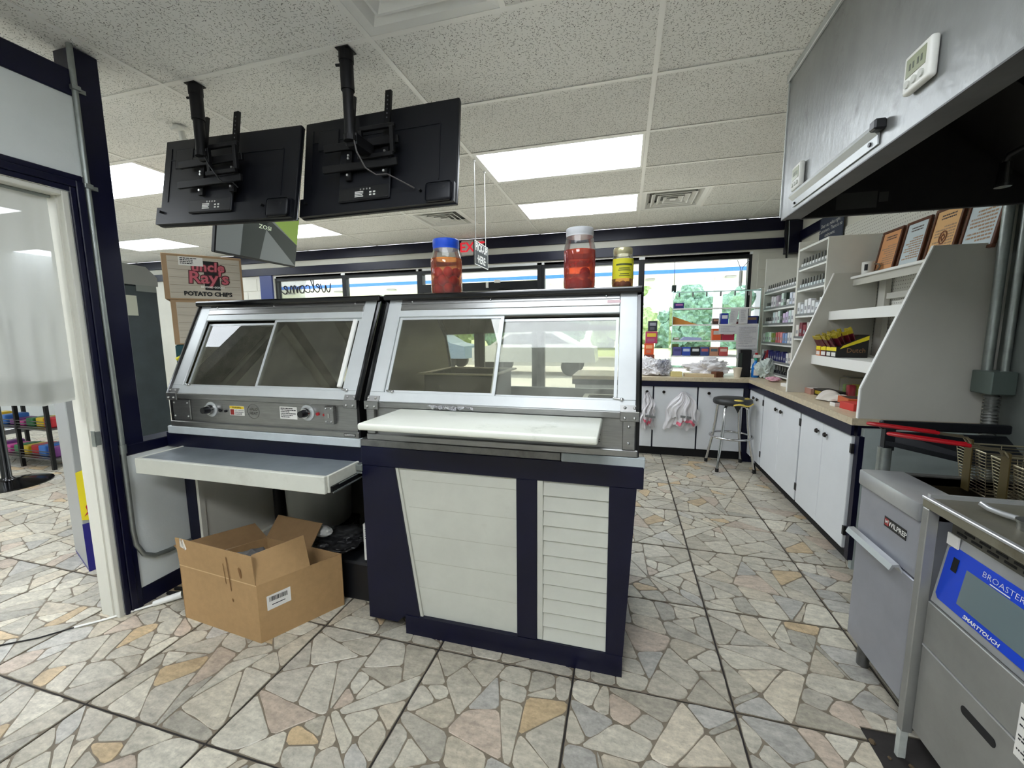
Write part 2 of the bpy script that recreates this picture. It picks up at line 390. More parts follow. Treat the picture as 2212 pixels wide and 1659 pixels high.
# ------------------------------------------------------------------ ceiling: lay-in tiles on a white grid
def tile_mat():
    m = bpy.data.materials.new('fissured_ceiling_tile'); m.use_nodes = True; N = m.node_tree.nodes; L = m.node_tree.links; b = N['Principled BSDF']; b.inputs['Roughness'].default_value = .9
    g = N.new('ShaderNodeNewGeometry'); last = None
    def M(op, a, b_=None, c=None):
        n = N.new('ShaderNodeMath'); n.operation = op
        for k, x in enumerate((a, b_, c)):
            if x is None: continue
            if isinstance(x, (int, float)): n.inputs[k].default_value = x
            else: L.new(x, n.inputs[k])
        return n.outputs[0]
    for sc, off, ln, wd in ((66, 0, .42, .075), (86, 3.7, .34, .075)):
        mp = N.new('ShaderNodeMapping'); mp.inputs['Location'].default_value = (off, off * .7, 0); mp.inputs['Scale'].default_value = (sc, sc, 0); L.new(g.outputs['Position'], mp.inputs[0])
        wn = N.new('ShaderNodeTexNoise'); wn.noise_dimensions = '2D'; wn.inputs['Scale'].default_value = 1.1; L.new(mp.outputs[0], wn.inputs['Vector'])
        ws = N.new('ShaderNodeVectorMath'); ws.operation = 'MULTIPLY_ADD'; L.new(wn.outputs['Color'], ws.inputs[0]); ws.inputs[1].default_value = (.55, .55, 0); L.new(mp.outputs[0], ws.inputs[2])
        vo = N.new('ShaderNodeTexVoronoi'); vo.voronoi_dimensions = '2D'; vo.inputs['Scale'].default_value = 1; L.new(ws.outputs[0], vo.inputs['Vector'])
        df = N.new('ShaderNodeVectorMath'); df.operation = 'SUBTRACT'; L.new(ws.outputs[0], df.inputs[0]); L.new(vo.outputs['Position'], df.inputs[1])
        sc_ = N.new('ShaderNodeSeparateColor'); L.new(vo.outputs['Color'], sc_.inputs[0])
        ro = N.new('ShaderNodeVectorRotate'); ro.rotation_type = 'Z_AXIS'; L.new(df.outputs[0], ro.inputs['Vector']); L.new(M('MULTIPLY', sc_.outputs[0], 6.28), ro.inputs['Angle'])
        sx = N.new('ShaderNodeSeparateXYZ'); L.new(ro.outputs[0], sx.inputs[0])
        dx = M('MAXIMUM', M('SUBTRACT', M('ABSOLUTE', sx.outputs[0]), M('MULTIPLY', sc_.outputs[1], ln)), 0.0)
        dd = M('SQRT', M('ADD', M('MULTIPLY', dx, dx), M('MULTIPLY', sx.outputs[1], sx.outputs[1])))
        mk = M('MULTIPLY', M('LESS_THAN', dd, wd), M('GREATER_THAN', sc_.outputs[2], .42))
        last = mk if last is None else M('MAXIMUM', last, mk)
    n = N.new('ShaderNodeTexNoise'); n.inputs['Scale'].default_value = 1.4; n.inputs['Detail'].default_value = 4; L.new(g.outputs['Position'], n.inputs[0])
    r = N.new('ShaderNodeMapRange'); r.inputs[1].default_value = .35; r.inputs[2].default_value = .7; r.inputs[3].default_value = 1.0; r.inputs[4].default_value = .9; L.new(n.outputs[0], r.inputs[0])
    mx = N.new('ShaderNodeMix'); mx.data_type = 'RGBA'; mx.inputs[6].default_value = lin((246, 245, 240)); mx.inputs[7].default_value = lin((122, 122, 115)); L.new(last, mx.inputs[0])
    m2 = N.new('ShaderNodeMix'); m2.data_type = 'RGBA'; m2.blend_type = 'MULTIPLY'; m2.inputs[0].default_value = 1; L.new(mx.outputs[2], m2.inputs[6]); L.new(r.outputs[0], m2.inputs[7])
    L.new(m2.outputs[2], b.inputs['Base Color']); return m
CTILE = tile_mat(); TEE = mat('ceiling_grid_white', (246, 245, 240), .4)
b = B(); b.box(-9.0, 2.1, -2.6, 5.62, 2.76, 2.80)
ceil = tag(b.build('ceiling', mat('plenum', (120, 118, 112), .9)), kind='structure')
LIGHTS = [(-3, 1), (-3, 4), (-5, 1), (-5, 4), (0, 2), (0, 4), (-3, -2), (0, -2), (-5, -2), (-2, -4), (0, -5), (-4, -5), (-7, 1), (-7, 4), (-7, -2)]  # panels in the two rearmost rows are unseen, added to brighten the kitchen
VENTS = [(-1, 4, 0), (1, 4, 0), (0, -1, 0)]
tcache = {}
def ceiling_tile(x0, x1, y0, y1):
    k = (round(x1 - x0, 3), round(y1 - y0, 3))
    if k not in tcache:
        bb = B(); bb.box(x0 + .004, x1 - .004, y0 + .004, y1 - .004, CZ + .005, CZ + .022, .003); tcache[k] = bb.build('ceiling_tile', CTILE, ceil)
    else:
        o = tcache[k].copy(); C.objects.link(o); o.parent = ceil; o.location = Vector(((x0 + x1) / 2, (y0 + y1) / 2, CZ + .005)) - ORG['ceiling']
XR, YB = 1.86, 5.5
for i in range(-7, 3):
    for j in range(-7, 7):
        x0, x1, y0, y1 = X1 + TX * i, X1 + TX * (i + 1), Y0 + TY * j, Y0 + TY * (j + 1)
        x1, y1 = min(x1, XR), min(y1, YB)
        if (i, j) in LIGHTS: continue
        vv = [v for v in VENTS if v[:2] == (i, j)]
        if vv: ceiling_tile(x0 + TX / 2, x1, y0, y1)
        else: ceiling_tile(x0, x1, y0, y1)
for i in range(-7, 4):
    b = B(); x = min(X1 + TX * i, XR - .012); b.box(x - .0125, x + .0125, -2.53, YB, CZ, CZ + .004); b.box(x - .002, x + .002, -2.53, YB, CZ + .004, CZ + .035); b.build('main_tee', TEE, ceil)
tp = None
for j in range(-6, 7):
    for i in range(-7, 3):
        x0, x1 = X1 + TX * i + .0125, min(X1 + TX * (i + 1), XR) - .0125; y = Y0 + TY * j
        b = B(); b.box(x0, x1, y - .012, y + .012, CZ + .0005, CZ + .004); b.box(x0, x1, y - .002, y + .002, CZ + .004, CZ + .03); b.build('cross_tee', TEE, ceil)
for i, j, s in VENTS:
    x = X1 + TX * (i + .5); b = B(); b.box(x - .012, x + .012, Y0 + TY * j + .012, Y0 + TY * (j + 1) - .012, CZ + .0005, CZ + .004); b.build('cross_tee', TEE, ceil)
DIFF = mat('lit_diffuser', (240, 247, 255), .5, emit=PANEL); DIFF_FILL = mat('lit_diffuser_fill', (244, 248, 255), .5, emit=KITCHEN_FILL)  # brighter diffuser is for added fill panels out of view
def seen_label(i, j):
    return {(-3, 1): 'lit ceiling panel beside the dark post, left of the televisions', (-3, 4): 'lit ceiling panel past the hanging green screen', (-5, 4): 'farthest left lit ceiling panel, above the brown chip cartons',
            (0, 2): 'larger lit ceiling panel right of the televisions', (0, 4): 'smaller lit ceiling panel near the windows beside a square vent', (-5, 1): 'lit ceiling panel in the left shop hidden by the white header'}.get((i, j), 'lit ceiling panel out of sight at column %d row %d' % (i + 8, j + 5))
for i, j in LIGHTS:
    x0, x1, y0, y1 = X1 + TX * i + .0135, X1 + TX * (i + 1) - .0135, Y0 + TY * j + .013, Y0 + TY * (j + 1) - .013
    if (i, j) not in [(-3, 1), (-3, 4), (-5, 4), (0, 2), (0, 4), (-5, 1)]:
        t = thing('ceiling_light', None, 'light', ((x0 + x1) / 2, (y0 + y1) / 2, CZ), 'lit ceiling panels behind the viewer'); t['label'] = 'unseen lit ceiling panel, carried on from the visible ones or added as fill'
    else: t = thing('ceiling_light', seen_label(i, j), 'light', ((x0 + x1) / 2, (y0 + y1) / 2, CZ), 'lit ceiling panels')
    b = B()
    for a in ((x0, x1, y0, y0 + .018), (x0, x1, y1 - .018, y1), (x0, x0 + .018, y0 + .018, y1 - .018), (x1 - .018, x1, y0 + .018, y1 - .018)): b.box(*a, CZ + .001, CZ + .05)
    b.box(x0, x1, y0, y1, CZ + .05, CZ + .06); b.build('light_frame', TEE, t)
    b = B(); b.box(x0 + .018, x1 - .018, y0 + .018, y1 - .018, CZ + .006, CZ + .012); b.build('diffuser', DIFF_FILL if j < -3 and i > -4 else DIFF, t)
def vent(i, j, label, big=False):
    x0, x1, y0, y1 = X1 + TX * i + .013, X1 + TX * (i + .5) - .013, Y0 + TY * j + .013, Y0 + TY * (j + 1) - .013
    cx, cy = (x0 + x1) / 2, (y0 + y1) / 2; t = thing('ceiling_vent', label, 'vent', (cx, cy, CZ), 'square ceiling vents')
    def ring(b, a, c, za, zc):     # sloped square ring from half-size a at height za to half-size c at height zc
        for q in range(4):
            an = q * PI / 2; cs, sn = round(math.cos(an)), round(math.sin(an))
            T = lambda x, y, z: (cx + x * cs - y * sn, cy + x * sn + y * cs, z)
            p = [T(-a, -a, za), T(a, -a, za), T(c, -c, zc), T(-c, -c, zc)]
            b.prism(p, (0, 0, .003))
    H = (x1 - x0) / 2; VM_ = mat('vent_white', (240, 240, 236), .4)
    b = B(); b.box(x0, x1, y0, y1, CZ + .068, CZ + .072); b.build('duct_plate', mat('duct_dark', (120, 120, 118), .8), t)
    for a, c, za, zc in ((H, H * .86, CZ + .002, CZ + .006), (H * .86, H * .74, CZ + .004, CZ + .05)):
        b = B(); ring(b, a, c, za, zc); b.build('vent_frame', VM_, t)
    for q in (.66, .47, .28):
        b = B(); ring(b, H * q, H * (q - .10), CZ + .004, CZ + .030); ring(b, H * (q + .035), H * q, CZ + .002, CZ + .003); b.build('vent_cone', VM_, t)
    b = B(); b.box(cx - H * .09, cx + H * .09, cy - H * .09, cy + H * .09, CZ + .004, CZ + .008); b.build('vent_center', VM_, t)
vent(-1, 4, 'square ceiling vent right of the televisions, near the windows')
vent(1, 4, 'square ceiling vent beside the smaller lit panel, towards the hood')
vent(0, -1, 'square ceiling vent nearest overhead, cut by the photo top edge')

# ------------------------------------------------------------------ walls
st = lambda o: tag(o, kind='structure')
WX = [-5.46, -4.17, -2.90, -1.09, 0.18, 1.415]
b = B(); b.box(-9.0, WX[0], YB, 5.62, 0, 2.68); b.box(WX[0], WX[5], YB, 5.62, 2.315, 2.68); b.box(WX[5], 2.1, YB, 5.62, 0, 2.68)
b.box(WX[0], WX[2], YB, 5.62, 0, .45); b.box(WX[3], WX[5], YB, 5.62, 0, .45)
wb = st(b.build('wall_back', CREAM))
def blocks(x0, x1, z0, z1, parent):
    z = z0; r = 0
    while z < z1 - .02:
        x = x0 - (.2 if r % 2 else 0)
        while x < x1 - .02:
            bb = B(); bb.box(max(x, x0) + .002, min(x + .396, x1), YB - .008, YB, z + .002, min(z + .196, z1), .003); bb.build('block', CREAM, wb); x += .4
        z += .2; r += 1
blocks(-6.6, -5.72, .9, 2.30, wb); blocks(1.47, 1.86, .9, 2.30, wb)
b = B(); b.box(-9.0, 1.86, YB - .03, YB, 2.535, 2.672, .004); st(b.build('trim_1', NAVY))
b = B(); b.box(-9.0, 1.86, YB - .03, YB, 2.335, 2.45, .004); st(b.build('trim_2', NAVY))
b = B(); b.box(-5.72, -5.48, YB - .03, YB, .9, 2.335, .004); st(b.build('trim_3', mat('navy_column', (52, 66, 124), .4)))
b = B(); b.box(1.72, 1.86, YB - .12, YB - .0, 2.26, 2.672, .004); st(b.build('trim_4', NAVY))
b = B(); b.box(1.86, 2.1, -2.6, 5.62, 0, 2.68); wr = st(b.build('wall_right', CREAM))
b = B(); b.box(1.835, 1.86, 4.75, YB - .12, 2.385, 2.49, .004); st(b.build('trim_5', NAVY))
b = B(); b.box(1.852, 1.86, -1.5, 2.695, 0.0, 2.672); b.build('steel_cladding', mat('wall_cladding', (112, 118, 114), .5, .45, var=.15, scale=4), wr)
b = B(); b.box(-9.12, -9.0, -2.6, 5.62, 0, 2.68); st(b.build('wall_far_left', WALLP))
b = B(); b.box(-9.0, 2.1, -2.72, -2.6, 0, 2.68); st(b.build('wall_front', WALLP))
# peg board on the right wall
def peg_mat():
    m = bpy.data.materials.new('pegboard'); m.use_nodes = True; N = m.node_tree.nodes; L = m.node_tree.links; b = N['Principled BSDF']; b.inputs['Roughness'].default_value = .6
    g = N.new('ShaderNodeNewGeometry'); mp = N.new('ShaderNodeMapping'); mp.inputs['Scale'].default_value = (40, 40, 40); L.new(g.outputs['Position'], mp.inputs[0])
    fr = N.new('ShaderNodeVectorMath'); fr.operation = 'FRACTION'; L.new(mp.outputs[0], fr.inputs[0])
    sb = N.new('ShaderNodeVectorMath'); sb.operation = 'SUBTRACT'; sb.inputs[1].default_value = (.5, .5, .5); L.new(fr.outputs[0], sb.inputs[0])
    ml = N.new('ShaderNodeVectorMath'); ml.operation = 'MULTIPLY'; ml.inputs[1].default_value = (0, 1, 1); L.new(sb.outputs[0], ml.inputs[0])
    le = N.new('ShaderNodeVectorMath'); le.operation = 'LENGTH'; L.new(ml.outputs[0], le.inputs[0])
    lt = N.new('ShaderNodeMath'); lt.operation = 'LESS_THAN'; lt.inputs[1].default_value = .15; L.new(le.outputs['Value'], lt.inputs[0])
    mx = N.new('ShaderNodeMix'); mx.data_type = 'RGBA'; mx.inputs[6].default_value = lin((222, 221, 212)); mx.inputs[7].default_value = lin((120, 116, 106)); L.new(lt.outputs[0], mx.inputs[0]); L.new(mx.outputs[2], b.inputs['Base Color']); return m
b = B(); b.box(1.845, 1.859, 2.70, 4.4, .92, 2.30); b.build('pegboard_panel', peg_mat(), wr)
# left wall: header over a doorway, dark post, half wall; face at x = -2.394
XW = -2.394
b = B(); b.box(XW - .117, XW - .001, 1.401, 2.5, .0, .80); b.box(XW - .117, XW - .001, 1.323, 1.3975, .0, 2.10); b.box(XW - .117, XW - .001, 1.3975, 1.401, .0, .80); b.box(XW - .117, XW, -2.6, .35, 0, 2.46); b.box(XW - .117, XW - .002, .35, 1.40, 2.10, 2.47)
wl = st(b.build('wall_left', WALLP))
b = B(); b.box(XW - .125, XW + .008, -2.6, 1.40, 2.455, 2.565, .004); st(b.build('trim_6', NAVY))
b = B(); b.box(XW - .117, XW, 1.398, 1.497, .80, 2.672, .004); post = st(b.build('trim_7', NAVY))
b = B(); b.box(XW - .13, XW + .004, 1.40, 1.70, .80, .855, .004); b.box(XW - .117, XW + .004, 1.401, 1.66, 0, .095); st(b.build('trim_8', NAVY))
b = B()                                        # moulded door casing
for d0, d1, pr in ((0, .022, .014), (.022, .052, .020), (.052, .078, .012)):
    b.box(XW, XW + pr, 1.322 + d0, 1.322 + d1, 0, 2.035 + d1, .003); b.box(XW, XW + pr, .35, 1.322 + d0, 2.035 + d0, 2.035 + d1, .003)
st(b.build('trim_9', NAVY))
b = B(); b.box(XW - .125, XW + .001, 1.298, 1.322, 0, 2.035, .003); b.box(XW - .06, XW - .03, 1.291, 1.299, 0, 2.035); b.box(XW - .125, XW + .001, .35, 1.298, 2.012, 2.035, .003)
dj = st(b.build('door_2', mat('door_jamb_white', (212, 211, 200), .45, var=.06, scale=5)))
b = B(); b.box(XW - .02, XW + .004, 1.2955, 1.2985, .88, .955); b.box(XW - .0005, XW + .003, 1.300, 1.320, .885, .95, .001); b.build('strike_plate', GALV, dj)

# ------------------------------------------------------------------ storefront windows and door
FRM = mat('window_frame_black', (20, 22, 24), .4, .2)
for k, (i0, i1) in enumerate(((0, 1), (1, 2), (3, 4), (4, 5))):
    x0, x1 = WX[i0], WX[i1]; b = B()
    b.box(x0, x0 + .035, YB + .02, YB + .1, .45, 2.315); b.box(x1 - .035, x1, YB + .02, YB + .1, .45, 2.315)
    b.box(x0 + .035, x1 - .035, YB + .02, YB + .1, 2.245, 2.285); b.box(x0 + .035, x1 - .035, YB + .02, YB + .1, .45, .50); b.box(x0 + .035, x1 - .035, YB + .0, YB + .1, 2.285, 2.315)
    wn = st(b.build('window_%d' % (k + 1), FRM))
    b = B(); b.box(x0 + .035, x1 - .035, YB + .055, YB + .061, .50, 2.245); b.build('pane', GLASSW, wn)
b = B(); b.box(WX[0], WX[5], YB + .0, YB + .018, 2.288, 2.315); st(b.build('trim_10', mat('window_head_white', (236, 238, 236), .5)))
b = B(); x0, x1 = WX[2], WX[3]
b.box(x0, x0 + .06, YB, YB + .1, 0, 2.315); b.box(x1 - .06, x1, YB, YB + .1, 0, 2.315); b.box(x0 + .06, x1 - .06, YB, YB + .1, 2.24, 2.285); b.box(x0 + .06, x1 - .06, YB - .02, YB + .1, 1.98, 2.09)
door = st(b.build('door_1', FRM))
b = B(); b.box(x0 + .06, x1 - .06, YB + .05, YB + .056, 2.09, 2.24); b.build('transom_pane', GLASSW, door)
for s in (0, 1):
    a0 = x0 + .065 + s * (x1 - x0 - .13) / 2; a1 = a0 + (x1 - x0 - .14) / 2; b = B()
    b.box(a0, a0 + .07, YB + .02, YB + .07, .01, 1.975); b.box(a1 - .07, a1, YB + .02, YB + .07, .01, 1.975); b.box(a0 + .07, a1 - .07, YB + .02, YB + .07, 1.86, 1.975); b.box(a0 + .07, a1 - .07, YB + .02, YB + .07, .01, .22)
    lf = b.build('door_leaf', FRM, door); b = B(); b.box(a0 + .07, a1 - .07, YB + .04, YB + .046, .22, 1.86); b.build('pane', GLASSW, lf)
    b = B(); b.box(a0 + .25, a0 + .55, YB - .05, YB + .02, 1.885, 1.95, .01); b.tube([(a0 + .3, YB - .04, 1.955), (a0 + .55, YB - .16, 1.965), (a0 + .32, YB - .03, 1.99)], .01, 6); b.build('door_closer', BLACKM, door)
for k, (x, z, sx, sz) in enumerate(((-1.86, 2.01, .035, .075), (-1.74, 2.075, .085, .04))):
    b = B(); b.box(x, x + sx, YB - .05, YB - .021, z, z + sz, .006, 2); tag(b.build('door_sensor', WHITEPL), ['tall white sensor on the black door head', 'wide white sensor on the black door head, upper of two'][k], 'sensor', 'door sensors')
# exit sign (partly behind the pick-up sign)
t = thing('exit_sign', 'red lettered exit sign on the back wall behind the pick-up sign', 'sign', (-2.05, YB - .05, 2.47))
b = B(); b.box(-2.20, -1.88, YB - .075, YB - .031, 2.455, 2.655, .018, 3); b.build('sign_body', mat('exit_housing', (214, 206, 202), .5), t, 40)
text('lettering', 'EXIT', .175, (-2.04, YB - .0755, 2.553), (1, 0, 0), (0, 0, 1), mat('exit_red', (236, 40, 58), .5, emit=.35), t, bold=.004)
# welcome script on the left window, read from outside
WT = [[(0, .3), (.03, .02), (.09, .02), (.13, .24), (.15, .02), (.21, .03), (.26, .3)], [(.26, .12), (.34, .2), (.37, .26), (.33, .3), (.29, .22), (.30, .06), (.36, .01), (.42, .1)],
      [(.42, .1), (.50, .42), (.49, .56), (.45, .52), (.44, .2), (.46, .03), (.52, .04)], [(.64, .24), (.60, .29), (.55, .22), (.55, .06), (.60, .01), (.67, .08)],
      [(.78, .26), (.72, .28), (.69, .16), (.72, .02), (.79, .03), (.82, .16), (.78, .26), (.86, .22)], [(.86, .22), (.88, .02), (.92, .26), (.96, .27), (.97, .02), (1.01, .26), (1.05, .27), (1.07, .04), (1.12, .06)],
      [(1.12, .1), (1.2, .18), (1.23, .26), (1.19, .3), (1.15, .22), (1.16, .05), (1.22, 0), (1.3, .1)]]
t = thing('welcome_decal', 'black script welcome lettering on the leftmost window, seen in reverse', 'lettering', (-4.78, YB + .05, 1.95))
for s in WT:
    P = [Vector(p) for p in s]; pts = []
    for i in range(len(P) - 1):
        a, b0, c, d = P[max(i - 1, 0)], P[i], P[i + 1], P[min(i + 2, len(P) - 1)]
        for q in range(5):
            u = q / 5; pts.append(.5 * ((2 * b0) + (c - a) * u + (2 * a - 5 * b0 + 4 * c - d) * u * u + (3 * b0 - a - 3 * c + d) * u ** 3))
    pts.append(P[-1]); b = B(); b.tube([(-4.44 - p[0] * .72, YB + .05, 2.055 + p[1] * .42 - p[0] * .01) for p in pts], .0085, 5); b.build('letter', INK, t)
# ------------------------------------------------------------------ outside
b = B(); b.box(-60, 40, 5.62, 26, -.30, -.12); tag(b.build('forecourt', mat('concrete', (196, 192, 182), .9, var=.1, scale=2)), kind='structure')
b = B(); b.box(-90, 70, 26.0, 90, -.36, -.2); tag(b.build('lawn', mat('lawn', (176, 184, 140), .9, var=.25, scale=3)), kind='structure')
CW = mat('canopy_white', (236, 236, 234), .6); 
t = thing('station_canopy', 'white fuel station canopy with a blue stripe outside the windows', 'canopy', (-4, 24, 4.2))
b = B(); b.box(-26, 11, 22, 22.15, 4.40, 6.2); b.box(-26, 11, 27.4, 27.55, 4.22, 6.2); b.box(-26, -25.85, 22.15, 27.4, 4.22, 6.2); b.box(10.85, 11, 22.15, 27.4, 4.22, 6.2); b.build('fascia', CW, t)
b = B(); b.box(-26, 11.01, 21.985, 22.15, 4.23, 4.40); b.build('stripe', mat('canopy_blue', (52, 116, 214), .5), t)
for k in range(18):
    b = B(); b.box(-25.8 + k * 2.04, -25.8 + k * 2.04 + 2.0, 22.15, 27.4, 4.26, 4.32); b.build('soffit_panel', CW, t)
for k in range(9):
    b = B(); x = -23 + k * 4; b.box(x, x + .5, 24, 24.5, 4.16, 4.26, .04); b.build('canopy_light', mat('lamp_grey', (178, 180, 182), .5), t)
COLW = mat('column_white', (222, 224, 230), .6)
for k, x in enumerate((-14.0, -4.6, 4.8)):
    t = thing('canopy_column', ['square white canopy column far to the left outside', 'square white canopy column outside the doors', 'square white canopy column outside the right window'][k], 'column', (x, 24.8, -.12), 'canopy columns')
    b = B(); b.box(x - .2, x + .2, 24.6, 25.0, -.12, 4.26, .01); b.build('shaft', COLW, t); b = B(); b.box(x - .5, x + .5, 24.3, 25.3, -.12, .1, .03); b.build('base', COLW, t)
LEAF = mat('foliage', (132, 166, 150), .9, var=.6, scale=3.2, bump=.8, bscale=5); LEAF2 = mat('foliage_light', (162, 182, 136), .9, var=.55, scale=3.2, bump=.8, bscale=5); BARK = mat('bark', (90, 76, 60), .9, var=.3)
rng = random.Random(12)
TREES = [(-60, 43, 7.6, 4.0), (-50, 45, 7.2, 4.4), (-41, 42, 7.0, 4.0), (-34, 47, 7.2, 3.6), (-27, 42, 6.9, 3.6), (-20, 46, 7.4, 3.6), (-13, 42, 6.8, 3.4), (-6.5, 46, 6.8, 3.2), (-.2, 42, 7.2, 2.9), (5.4, 44, 6.4, 2.8), (10.6, 41, 4.9, 2.6), (16.0, 44, 4.6, 2.7), (21.5, 42, 5.0, 2.7)]
tl = ['at the far left edge of the tree line outside', 'left of the welcome lettering outside', 'behind the start of the welcome lettering', 'behind the middle of the welcome lettering', 'behind the second window, left half', 'behind the second window, right half', 'behind the shop door glass, left leaf', 'behind the shop door glass, right leaf', 'tallest in the right window, at its left edge', 'right of the tallest one in the right window', 'low and beyond the glass shelves in the right window', 'low at the right edge of the right window', 'at the far right end of the tree line']
for k, (x, y, hgt, rw) in enumerate(TREES):
    t = thing('tree', 'pale green tree ' + tl[k], 'tree', (x, y, -.2), 'trees across the road'); b = B(); b.cyl((x, y, -.2), (x, y, hgt * .6), .3, 8, .15); b.build('trunk', BARK, t)
    b = B()
    for q in range(30):
        a = rng.uniform(0, 6.28); rr = rng.uniform(0, rw * .78); zz = rng.uniform(.06, .88) * hgt; s = rng.uniform(.8, 1.3) * (1.15 - .4 * zz / hgt)
        m = Matrix.Translation((x + rr * math.cos(a), y + rr * math.sin(a) * .7, zz)) @ Matrix.Scale(s, 4); n0 = len(b.bm.verts)
        bmesh.ops.create_icosphere(b.bm, subdivisions=3, radius=1, matrix=m); b.bm.verts.ensure_lookup_table(); cc = m.translation
        for v in b.bm.verts[n0:]: v.co = cc + (v.co - cc) * rng.uniform(.70, 1.25)
    b.build('crown', [LEAF, LEAF2][k % 3 == 2], t, recalc=False)
for k, (x, y, c) in enumerate(((-3.2, 15, (196, 198, 202)), (-8.5, 16.5, (120, 140, 164)))):   # parked cars glimpsed through the case
    t = thing('car', ['silver car parked outside, seen through the serving case', 'grey blue car parked outside left of the shop door'][k], 'car', (x, y, -.12), 'parked cars'); PT = mat('car_paint_%s' % 'ab'[k], c, .25, .3)
    prof = [(-2.2, .35), (-2.2, .85), (-1.5, .95), (-.8, 1.4), (.8, 1.42), (1.6, .98), (2.2, .85), (2.25, .35)]
    b = B(); b.prism([(x + px, y - .85, pz) for px, pz in prof], (0, 1.7, 0)); b.build('body', PT, t)
    b = B(); b.prism([(x + px, y - .87, pz) for px, pz in ((-1.3, .98), (-.75, 1.34), (.75, 1.36), (1.35, 1.0))], (0, 1.74, 0)); b.build('side_window', mat('car_glass', (40, 48, 54), .1), t)
    for wx in (-1.4, 1.4):
        for wy in (-.8, .6):
            b = B(); b.cyl((x + wx, y + wy, .21), (x + wx, y + wy + .22, .21), .33, 18); b.build('wheel', RUBBER, t)

def lines(parent, xr, zr, y, n, m, ax='x', seed=1):     # rows of print too small to read
    rg = random.Random(seed + n); b = B(); dz = (zr[1] - zr[0]) / n
    for k in range(n):
        x = xr[0]; z = zr[1] - dz * (k + .75)
        end = xr[1] - rg.choice((0, 0, .2, .4)) * (xr[1] - xr[0])
        while x < end:
            wd = rg.uniform(.04, .16) * (xr[1] - xr[0]); x2 = min(x + wd, end)
            if ax == 'x': b._mk([(x, y, z), (x2, y, z), (x2, y, z + dz * .5), (x, y, z + dz * .5)], [(0, 1, 2, 3)])
            else: b._mk([(y, x, z), (y, x2, z), (y, x2, z + dz * .5), (y, x, z + dz * .5)], [(0, 1, 2, 3)])
            x = x2 + .02 * (xr[1] - xr[0])
    return b.build('print', m, parent, recalc=False)
